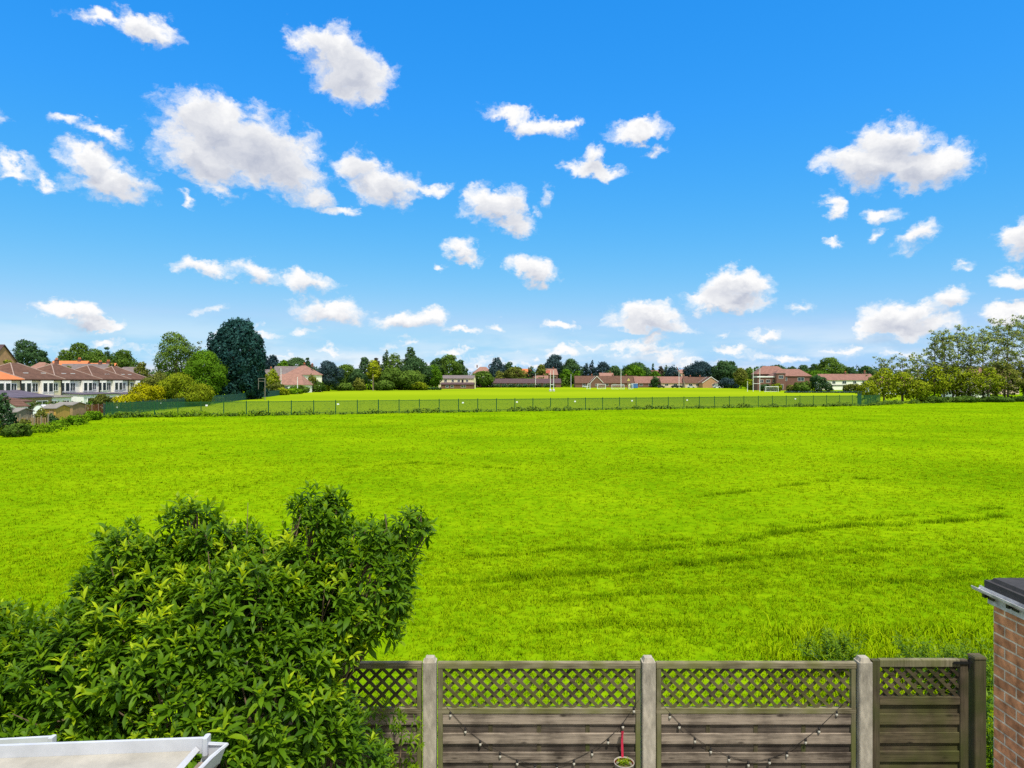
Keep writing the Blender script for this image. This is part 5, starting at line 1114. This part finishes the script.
panel_fence('railing_fence', 'see-through dark green railing fence along the far side of the field', FL, 2.75, 1.72, .115, .056, MAT['palis2'], (.25, 1.66), .085)
SL = [(-47.8, 82), (-50.7, 98), (-54.5, 128), (-60.8, 169), (-79.5, 277)]
panel_fence('palisade_fence', 'dense dark green palisade fence running up the left side of the pitch', SL, 2.75, 1.45, .125, .062, MAT['palis'], (.3, 1.1), .10)
t = thing('fence_gate', 'solid dark teal gate at the right end of the railing fence', 'gate', (W(858, 122.3), 122.3, 0), R(42))
MB().box((.62, 0, .98), (1.15, .05, 1.9)).build('door_leaf', MAT['palis'], t); MB().box((1.0, -.05, 1.0), (.12, .05, .06)).build('handle', MAT['iron'], t)
for k in (0, 1.3): MB().box((k, 0, 1.1), (.12, .12, 2.2)).build('post', MAT['palis'], t)
# small white signs on the railings
def on_line(L, px):
    for (x0, y0), (x1, y1) in zip(L, L[1:]):
        for k in range(400):
            u = k / 400; x, y = x0 + (x1 - x0) * u, y0 + (y1 - y0) * u
            if abs(512 + F * x / y - px) < .25: return x, y
    return None
for L, pxs, z, lb, off in [(FL, [207, 273, 338, 401, 463, 517, 575, 632, 687, 795, 847], 1.28, 'small white rectangular notice fixed to the see-through green railings', .07), (SL, [117, 161], 1.0, 'small white notice fixed to the dark palisade fence', .07)]:
    for px in pxs:
        q = on_line(L, px)
        if not q: continue
        b = MB(); b.box((0, 0, 0), (.24, .012, .17)); b.box((0, .02, 0), (.26, .02, .19)); o = b.build('notice_sign', MAT['whitemetal'], None, (q[0] + (.05 if L is SL else 0), q[1] - off, z)); o.rotation_euler = (0, 0, R(20) if L is FL else R(78))
        tag(o, lb, 'sign', 'white notices on the railings' if L is FL else 'white notices on the palisade')

# ------------------------------------------------------------------ goals, posts, cars
def rugby(px, D, gap, h, bar, label, wrap=None, pad=False, rz=0):
    t = thing('rugby_posts', label, 'rugby posts', (W(px, D), D, 0), rz)
    for s in (-1, 1): MB().tube([(s * gap / 2, 0, 0), (s * gap / 2, 0, h)], [.11, .075], 8).build('upright', MAT['whitemetal'], t)
    MB().tube([(-gap / 2, 0, bar), (gap / 2, 0, bar)], .07, 8).build('crossbar', MAT['whitemetal'], t)
    if pad:
        for s in (-1, 1): MB().lathe([(.0, 0), (.5, 0), (.5, .55), (.3, .8), (.0, .8)], (s * gap / 2, 0, 0.02), 10).build('post_pad', MAT['dirty_white'], t)
    return t
rugby(552, 268, 1.25, 8.0, 2.6, 'slim pair of white goal posts standing on white pads in mid pitch', pad=True)
rugby(756.5, 262, 2.5, 9.0, 3.0, 'tall white rugby posts in front of the school')
tag(MB().prism([(-1.6, 0), (1.5, .1), (1.6, 1.7), (.2, 1.85), (-1.5, 1.6)], 'Y', -.04, .04).build('banner', MAT['redwrap'], None, (W(548.5, 430), 430, 8.6)), 'salmon red banner hung behind the slim goal posts', 'banner')
b = MB(); b.tube([(-1.4, 0, -8.6), (-1.4, 0, 2.0)], .06, 6); tag(b.build('banner_pole', MAT['woodpole'], None, (W(548.5, 430), 430.1, 8.6)), 'thin pole carrying the salmon red banner', 'pole')
def goal(px, D, w, h, label, rz=0, dp=1.6):
    t = thing('football_goal', label, 'football goal', (W(px, D), D, 0), rz, 'football goals on the pitch'); r = .09
    for s in (-1, 1): MB().tube([(s * w / 2, 0, 0), (s * w / 2, 0, h)], r, 8).build('goal_post', MAT['whitemetal'], t)
    MB().tube([(-w / 2 - r, 0, h), (w / 2 + r, 0, h)], r, 8).build('crossbar', MAT['whitemetal'], t)
    b = MB()
    for s in (-1, 1): b.tube([(s * w / 2, 0, h), (s * w / 2, dp * .6, h), (s * w / 2, dp, 0), (s * w / 2, 0, .05)], .05, 6)
    b.tube([(-w / 2, dp, .05), (w / 2, dp, .05)], .05, 6); b.build('net_frame', MAT['whitemetal'], t)
    b = MB()
    for k in range(15): x = -w / 2 + w * k / 14; b.tube([(x, dp * .6, h), (x, dp, 0)], .012, 3)
    for k in range(5): z = h * k / 5; b.tube([(-w / 2, dp - dp * .4 * k / 5, z), (w / 2, dp - dp * .4 * k / 5, z)], .012, 3)
    b.build('net', MAT['whitemetal'], t)
goal(601.5, 340, 3.9, 2.3, 'small white football goal left of the long goal')
goal(618, 336, 5.9, 2.0, 'wide low white football goal in mid pitch')
goal(631, 338, 1.9, 2.3, 'narrow white goal frame by the yellow play tower')
goal(772, 258, 4.6, 1.9, 'white football goal in front of the school hedge')
goal(590, 345, 1.2, 2.6, 'narrow white goal frame before the brown gable', rz=R(60))
t = thing('play_tower', 'yellow and brown play tower in mid pitch beside the goals', 'play tower', (W(628.5, 342), 342, 0)); b = MB()
for sx in (-.5, .5):
    for sy in (-.5, .5): b.tube([(sx, sy, 0), (sx * .7, sy * .7, 4.2)], .09, 6)
b.build('frame', MAT['tanwood'], t); MB().box((0, 0, 2.0), (1.2, 1.2, .12)).build('deck', MAT['tanwood'], t); b = MB(); b.prism([(-.7, 3.9), (.7, 3.9), (0, 5.2)], 'Y', -.7, .7); b.build('roof', MAT['yellowp'], t); MB().box((.35, -.62, 1.3), (.5, .06, 2.2), ry=.25).build('slide', MAT['yellowp'], t)
t = thing('container', 'blue metal container at the far touchline', 'container', (W(634.5, 372), 372, 0)); MB().bbox((0, 0, 1.25), (3.2, 2.4, 2.4), .05).build('body', MAT['blue'], t); b = MB(); b.box((0, 0, 2.52), (3.3, 2.5, .12)); b.build('lid', MAT['whitemetal'], t)
for s in (-1, 1): MB().box((s * .6, -1.23, 1.25), (1.1, .05, 2.1)).build('door', MAT['blue'], t)
def pole(px, D, top, r, mat, label, name='pole'):
    tag(MB().tube([(0, 0, 0), (0, 0, Z(top, D) * .5), (0, 0, Z(top, D))], [r * 1.3, r, r * .7], 7).build(name, MAT[mat], None, (W(px, D), D, 0)), label, 'pole')
pole(281, 226, 368, .11, 'whitemetal', 'white pole in front of the low pink-roofed house', 'lamp_post'); pole(297.5, 222, 377, .11, 'whitemetal', 'short white pole at the end of the side fence')
pole(373, 283, 374, .14, 'woodpole', 'bare wooden pole at the front of the copse'); pole(535.5, 405, 373.5, .13, 'whitemetal', 'thin white flagpole before the long low building', 'flagpole')
pole(621, 390, 365.5, .13, 'whitemetal', 'tall thin pole rising before the bungalow roof', 'lamp_post'); pole(679, 385, 371.5, .13, 'whitemetal', 'white pole before the longest red bungalow roof', 'lamp_post'); pole(571, 415, 374, .12, 'whitemetal', 'thin white pole in front of the willow', 'lamp_post')
pole(747.5, 262, 381, .08, 'whitemetal', 'thin white pole left of the tall rugby posts')
t = thing('post_frame', 'white metal post frame beside the foot of the huge conifer', 'post frame', (W(265, 150), 150, 0))
MB().tube([(0, 0, 0), (0, 0, Z(378, 150))], .075, 8).build('post', MAT['greyroof'], t); b = MB(); zt = Z(378, 150); b.tube([(0, 0, zt - .1), (-1.4, 0, zt - .1)], .05, 6); b.tube([(0, 0, zt - .7), (-1.4, 0, zt - .7)], .05, 6); b.tube([(-1.4, 0, zt - .05), (-1.4, 0, zt - 2.4)], .05, 6); b.build('frame', MAT['greyroof'], t)
def car(px, D, label, paint):
    t = thing('parked_car', label, 'car', (W(px, D), D, 0), 0, 'cars parked behind the far touchline')
    pr = [(-2.05, .35), (2.05, .35), (2.1, .75), (1.3, .92), (.7, 1.42), (-1.1, 1.45), (-1.95, .98), (-2.1, .8)]
    MB().prism(pr, 'Y', -.82, .82).build('body', MAT[paint], t)
    b = MB(); b.prism([(1.12, .95), (.66, 1.36), (-1.05, 1.38), (-1.7, 1.0)], 'Y', -.835, .835); b.build('window', MAT['glass'], t)
    for sx in (-1.28, 1.3):
        for sy in (-.76, .76):
            b = MB(); n = 14; b.prism([(.33 * math.cos(2 * math.pi * k / n) + sx, .33 + .33 * math.sin(2 * math.pi * k / n)) for k in range(n)], 'Y', sy - .1, sy + .1); b.build('wheel', MAT['rubber'], t)
    for s in (-1, 1): MB().box((2.07, s * .6, .7), (.08, .3, .14)).build('headlight', MAT['whitemetal'], t)
    return t
car(661, 383, 'dark parked car before the gap in the bungalows', 'carblack'); car(675, 384, 'dark parked car left of the pole, in front of the longest red roof', 'carblack')
car(679.5, 386, 'dark car parked nose to tail in front of the longest red roof', 'carblack'); car(691, 382, 'pale-roofed car in front of the brown-roofed bungalow', 'carsilver'); car(717, 380, 'silver car beside the white bungalow wing', 'carsilver'); car(586, 398, 'silver car left of the brown white-edged gable', 'carsilver')

# ------------------------------------------------------------------ sky, sun, camera
SUN = Vector((0.20, -0.42, 0.885)).normalized(); EL = math.asin(SUN.z); AZ = math.atan2(SUN.x, SUN.y)
w = bpy.data.worlds.new('World'); sc.world = w; w.use_nodes = True; nt = w.node_tree; nt.nodes.clear()
BLOBS = [  # azimuth/elevation clouds given as (column, row, half width, half height, tilt, strength)
 (108,16,36,9,8,.75),(142,28,36,14,22,.95),(328,48,36,20,16,1),(350,70,44,28,14,1.1),(372,94,20,12,10,.8),(215,128,56,32,10,1.15),(255,150,68,36,14,1.2),(205,158,48,26,18,1.1),(285,168,36,28,30,1),(212,190,28,8,20,.55),
 (86,158,28,17,4,1),(110,178,44,19,6,1.1),(14,166,26,9,15,.8),(45,182,14,7,20,.5),(66,124,15,7,0,.6),(110,134,26,8,14,.75),(360,172,24,18,30,.95),(388,188,44,18,8,1),(432,190,22,7,-5,.75),(316,195,20,14,24,.85),(342,213,24,7,8,.75),
 (496,204,32,20,5,1.05),(512,222,22,14,0,.95),(508,116,28,9,20,.8),(540,126,34,11,5,.9),(566,122,18,7,-5,.75),(640,130,30,12,-10,.95),(650,152,12,6,0,.6),(592,169,33,9,0,.95),(592,156,14,10,-10,.8),(534,271,26,13,6,1),
 (460,245,18,10,20,.9),(471,256,16,7,10,.75),(444,264,9,5,0,.6),(550,202,6,14,-10,.5),(892,140,40,20,0,1.1),(872,164,50,22,0,1.1),(918,166,54,22,0,1.1),(940,160,34,18,5,1),(834,203,13,11,20,.75),(880,209,20,9,0,.75),(835,240,9,5,0,.6),(875,236,8,11,20,.6),
 (918,238,28,13,-22,.85),(962,262,18,6,0,.65),(1020,238,24,22,0,1.1),(1014,283,24,12,5,1),(1008,313,30,11,0,.95),(738,286,36,14,0,1.05),(724,298,48,11,0,1.05),(648,316,38,13,0,1.1),(648,326,44,9,0,1.05),(902,314,46,15,-4,1.1),(892,328,62,9,0,1.05),(946,299,22,13,0,.9),(935,324,38,11,0,1),
 (766,332,22,8,0,.85),(800,304,18,6,0,.5),(720,333,14,5,0,.6),(72,312,32,11,5,1),(92,324,32,7,5,.95),(112,329,14,5,0,.7),(206,268,38,10,10,.9),(254,270,26,11,14,.9),(308,277,32,11,8,.95),(330,311,36,13,8,1),(406,320,40,10,3,1),(428,316,22,10,0,.9),(460,331,18,5,0,.75),(497,327,12,5,0,.55),(562,324,20,6,0,.85),
 (258,331,20,5,3,.7),(305,330,16,5,3,.6),(206,312,14,6,0,.5),(640,350,46,8,0,.62),(650,342,18,6,0,.6),(560,354,36,6,0,.55),(500,361,44,6,0,.5),(790,357,60,6,0,.5),(280,356,36,5,0,.48),(150,352,34,6,0,.48),(410,346,22,5,0,.48),(700,364,70,5,0,.45),(420,367,80,5,0,.45),(60,352,40,6,0,.42),(900,354,40,5,0,.42),
 (590,346,24,5,0,.6),(660,356,40,5,0,.6),(730,351,24,5,0,.58),(540,362,34,5,0,.55),(455,352,22,4,0,.52),(330,350,26,5,0,.52),(230,344,22,4,0,.5),(110,346,24,4,0,.5),(840,348,26,5,0,.52),(185,200,10,5,20,.5),(660,148,14,6,10,.55),(535,215,8,5,0,.45),(1110,180,60,30,0,1.1),(-70,120,60,30,0,1.1)]
def azel(px, py):
    a = math.atan((px - 512) / F); return a, math.atan((HZ - py) / F * math.cos(a))
# node group: cloud thickness at a point of the sky (x = azimuth, y = elevation)
grp = bpy.data.node_groups.new('cloud_thickness', 'ShaderNodeTree')
grp.interface.new_socket('P', in_out='INPUT', socket_type='NodeSocketVector'); grp.interface.new_socket('T', in_out='OUTPUT', socket_type='NodeSocketFloat')
gi = grp.nodes.new('NodeGroupInput'); go = grp.nodes.new('NodeGroupOutput'); last = None
for px, py, rx, ry, tilt, st in BLOBS:
    a, e = azel(px, py); ct, st_ = math.cos(R(tilt)), math.sin(R(tilt))
    a1, e1 = azel(px + ct * rx, py + st_ * rx); a2, e2 = azel(px - st_ * ry, py + ct * ry); sx = math.hypot(a1 - a, e1 - e); sy = math.hypot(a2 - a, e2 - e)
    mp = nd(grp, 'ShaderNodeMapping', vector_type='TEXTURE'); mp.inputs['Location'].default_value = (a, e, 0); mp.inputs['Rotation'].default_value = (0, 0, math.atan2(e1 - e, a1 - a)); mp.inputs['Scale'].default_value = (sx * 1.30, sy * 1.30, 1)
    if last is None: lk(grp, gi.outputs[0], mp.inputs[0])
    else:  # a negligible share of the running result keeps the evaluation order sequential
        ch = nd(grp, 'ShaderNodeVectorMath', operation='MULTIPLY_ADD'); ch.inputs[1].default_value = (1e-9,) * 3
        lk(grp, last, ch.inputs[0]); lk(grp, gi.outputs[0], ch.inputs[2]); lk(grp, ch.outputs[0], mp.inputs[0])
    ln_ = nd(grp, 'ShaderNodeVectorMath', operation='LENGTH'); lk(grp, mp.outputs[0], ln_.inputs[0])
    m = nd(grp, 'ShaderNodeMath', operation='MULTIPLY_ADD'); m.inputs[1].default_value = -1.0 * st; m.inputs[2].default_value = st; lk(grp, ln_.outputs['Value'], m.inputs[0])
    if last is None: last = m.outputs[0]
    else:
        x = nd(grp, 'ShaderNodeMath', operation='SMOOTH_MAX'); x.inputs[2].default_value = 0.12; lk(grp, last, x.inputs[0]); lk(grp, m.outputs[0], x.inputs[1]); last = x.outputs[0]
lk(grp, last, go.inputs[0])
tc = nd(nt, 'ShaderNodeTexCoord'); sp = nd(nt, 'ShaderNodeSeparateXYZ'); lk(nt, tc.outputs['Generated'], sp.inputs[0])
az = nd(nt, 'ShaderNodeMath', operation='ARCTAN2'); lk(nt, sp.outputs[0], az.inputs[0]); lk(nt, sp.outputs[1], az.inputs[1])
el = nd(nt, 'ShaderNodeMath', operation='ARCSINE'); lk(nt, sp.outputs[2], el.inputs[0])
P_ = nd(nt, 'ShaderNodeCombineXYZ'); lk(nt, az.outputs[0], P_.inputs[0]); lk(nt, el.outputs[0], P_.inputs[1])
def noise(vec, scale, detail, rough, dist=0.0):
    n_ = nd(nt, 'ShaderNodeTexNoise'); n_.inputs['Scale'].default_value = scale; n_.inputs['Detail'].default_value = detail; n_.inputs['Roughness'].default_value = rough; n_.inputs['Distortion'].default_value = dist
    lk(nt, vec, n_.inputs['Vector']); return n_
def vm(op, a, b_=None, val=None):
    n_ = nd(nt, 'ShaderNodeVectorMath', operation=op); lk(nt, a, n_.inputs[0])
    if b_ is not None: lk(nt, b_, n_.inputs[1])
    if val is not None: n_.inputs['Scale' if op == 'SCALE' else 1].default_value = val
    return n_.outputs[0]
def mth(op, a, b_=None, c=None):
    n_ = nd(nt, 'ShaderNodeMath', operation=op)
    for i, q in enumerate((a, b_, c)):
        if q is None: continue
        if hasattr(q, 'links'): lk(nt, q, n_.inputs[i])
        else: n_.inputs[i].default_value = q
    return n_.outputs[0]
def mrange(v, a, b_, c, d, smooth=False):
    n_ = nd(nt, 'ShaderNodeMapRange', interpolation_type='SMOOTHSTEP' if smooth else 'LINEAR'); lk(nt, v, n_.inputs[0])
    for i, q in enumerate((a, b_, c, d)): n_.inputs[i + 1].default_value = q
    return n_.outputs[0]
st2 = vm('MULTIPLY', P_.outputs[0], val=(1.0, 1.35, 1.0))
wn = noise(st2, 17, 5, .62); wv = vm('SCALE', vm('SUBTRACT', wn.outputs['Color'], val=(.5, .5, .5)), val=.062)
wn2 = noise(st2, 70, 4, .6); wv = vm('ADD', wv, vm('SCALE', vm('SUBTRACT', wn2.outputs['Color'], val=(.5, .5, .5)), val=.013))
q0 = vm('ADD', P_.outputs[0], wv)
n1 = noise(vm('ADD', st2, wv), 28, 9, .6)
def thick(p):
    g = nd(nt, 'ShaderNodeGroup'); g.node_tree = grp; lk(nt, p, g.inputs[0]); return g.outputs[0]
t0 = thick(q0); dens_ = mth('ADD', t0, mth('MULTIPLY', mth('SUBTRACT', n1.outputs['Fac'], .5), 1.35))
hz_ = mth('MULTIPLY', mrange(el.outputs[0], 0, .10, .8, 0, True), mrange(noise(vm('MULTIPLY', P_.outputs[0], val=(1, 5, 1)), 5, 4, .55).outputs['Fac'], .38, .66, 0, 1, True))
alpha = mth('MAXIMUM', mrange(dens_, .06, .62, 0, 1, True), mth('MULTIPLY', hz_, 1.0))
off = vm('ADD', q0, val=(-.004, .016, 0)); n2 = noise(vm('ADD', vm('ADD', st2, wv), val=(-.004, .016, 0)), 30, 6, .62)
t1 = mth('ADD', thick(off), mth('MULTIPLY', mth('SUBTRACT', n2.outputs['Fac'], .5), 1.1))
shade = mrange(t1, .10, 1.2, 0, 1, False)
cc = nd(nt, 'ShaderNodeMix', data_type='RGBA'); cc.inputs[6].default_value = (1.0, 1.0, 1.0, 1); cc.inputs[7].default_value = (.50, .54, .65, 1); lk(nt, shade, cc.inputs[0])
sky = nd(nt, 'ShaderNodeTexSky', sky_type='NISHITA'); sky.sun_disc = False; sky.sun_elevation = EL; sky.sun_rotation = AZ; sky.altitude = 50; sky.air_density = 1.0; sky.dust_density = 0.6; sky.ozone_density = 2.0
EXPO = 0.65; E_ = 2 ** EXPO
# deepen the sky's blue: one power curve per channel, fitted to the photograph's zenith-to-horizon colours
sr = nd(nt, 'ShaderNodeSeparateColor'); lk(nt, sky.outputs[0], sr.inputs[0]); sk = nd(nt, 'ShaderNodeCombineColor')
for i, (a_, g_, t_) in enumerate(((3.03, 2.05, .62), (.80, .705, .98), (1.056, .40, 1.45))):
    k0 = .1 * 1.366 * t_; lk(nt, mth('MINIMUM', mth('MULTIPLY', mth('POWER', sr.outputs[i], g_), a_ * k0 ** g_ / (.1 * E_)), (.40, .71, .96)[i] / (.1 * E_)), sk.inputs[i])
b1 = nd(nt, 'ShaderNodeBackground'); b1.inputs[1].default_value = 0.10; lk(nt, sk.outputs[0], b1.inputs[0])
b2 = nd(nt, 'ShaderNodeBackground'); b2.inputs[1].default_value = 1.0 / E_; lk(nt, cc.outputs[2], b2.inputs[0])
ms = nd(nt, 'ShaderNodeMixShader'); lk(nt, alpha, ms.inputs[0]); lk(nt, b1.outputs[0], ms.inputs[1]); lk(nt, b2.outputs[0], ms.inputs[2])
gate = mth('MULTIPLY', mth('LESS_THAN', mth('ABSOLUTE', az.outputs[0]), 1.05), mth('MULTIPLY', mth('LESS_THAN', el.outputs[0], .75), mth('GREATER_THAN', el.outputs[0], -.01)))
mg = nd(nt, 'ShaderNodeMixShader'); lk(nt, gate, mg.inputs[0]); lk(nt, ms.outputs[0], mg.inputs[2])   # clouds stand in this part of the sky only
# unseen cloud cover added overhead and behind the viewer to whiten the fill light
rest = mth('MAXIMUM', mrange(el.outputs[0], .60, .80, 0, 1, True), mth('MULTIPLY', mrange(mth('ABSOLUTE', az.outputs[0]), 1.0, 1.2, 0, 1, True), mrange(el.outputs[0], 0, .06, 0, 1)))
n3 = noise(tc.outputs['Generated'], 3.2, 5, .55)
mo = nd(nt, 'ShaderNodeMixShader'); lk(nt, mth('MULTIPLY', rest, mrange(n3.outputs['Fac'], .40, .54, 0, 1, True)), mo.inputs[0]); lk(nt, b1.outputs[0], mo.inputs[1])
b3 = nd(nt, 'ShaderNodeBackground'); b3.inputs[0].default_value = (1, .99, .97, 1); b3.inputs[1].default_value = 1.0 / E_; lk(nt, b3.outputs[0], mo.inputs[2]); lk(nt, mo.outputs[0], mg.inputs[1])
wo = nd(nt, 'ShaderNodeOutputWorld'); lk(nt, mg.outputs[0], wo.inputs[0])
w.cycles.sampling_method = 'MANUAL'; w.cycles.sample_map_resolution = 256
ld = bpy.data.lights.new('sun', 'SUN'); ld.energy = 3.3; ld.angle = R(2); ld.color = (1.0, .95, .86)
so = bpy.data.objects.new('sun', ld); COL.objects.link(so); so.rotation_euler = (-SUN).to_track_quat('-Z', 'Y').to_euler()
cam = bpy.data.cameras.new('camera'); co = bpy.data.objects.new('camera', cam); COL.objects.link(co)
co.location = (0, 0, CAMZ); co.rotation_euler = (R(90), 0, 0); cam.sensor_width = 36; cam.sensor_fit = 'HORIZONTAL'; cam.lens = 36 * F / 1024; cam.shift_y = -(384 - HZ) / 1024
cam.clip_start = .1; cam.clip_end = 6000; sc.camera = co
sc.view_settings.view_transform = 'Standard'; sc.view_settings.look = 'None'; sc.view_settings.gamma = 1; sc.view_settings.exposure = EXPO; sc.view_settings.use_curve_mapping = False
cy = sc.cycles; cy.use_adaptive_sampling = True; cy.adaptive_threshold = 0.006; cy.use_denoising = False
cy.max_bounces = 6; cy.diffuse_bounces = 3; cy.glossy_bounces = 2; cy.transmission_bounces = 3; cy.transparent_max_bounces = 4
cy.sample_clamp_indirect = 6; cy.caustics_reflective = False; cy.caustics_refractive = False
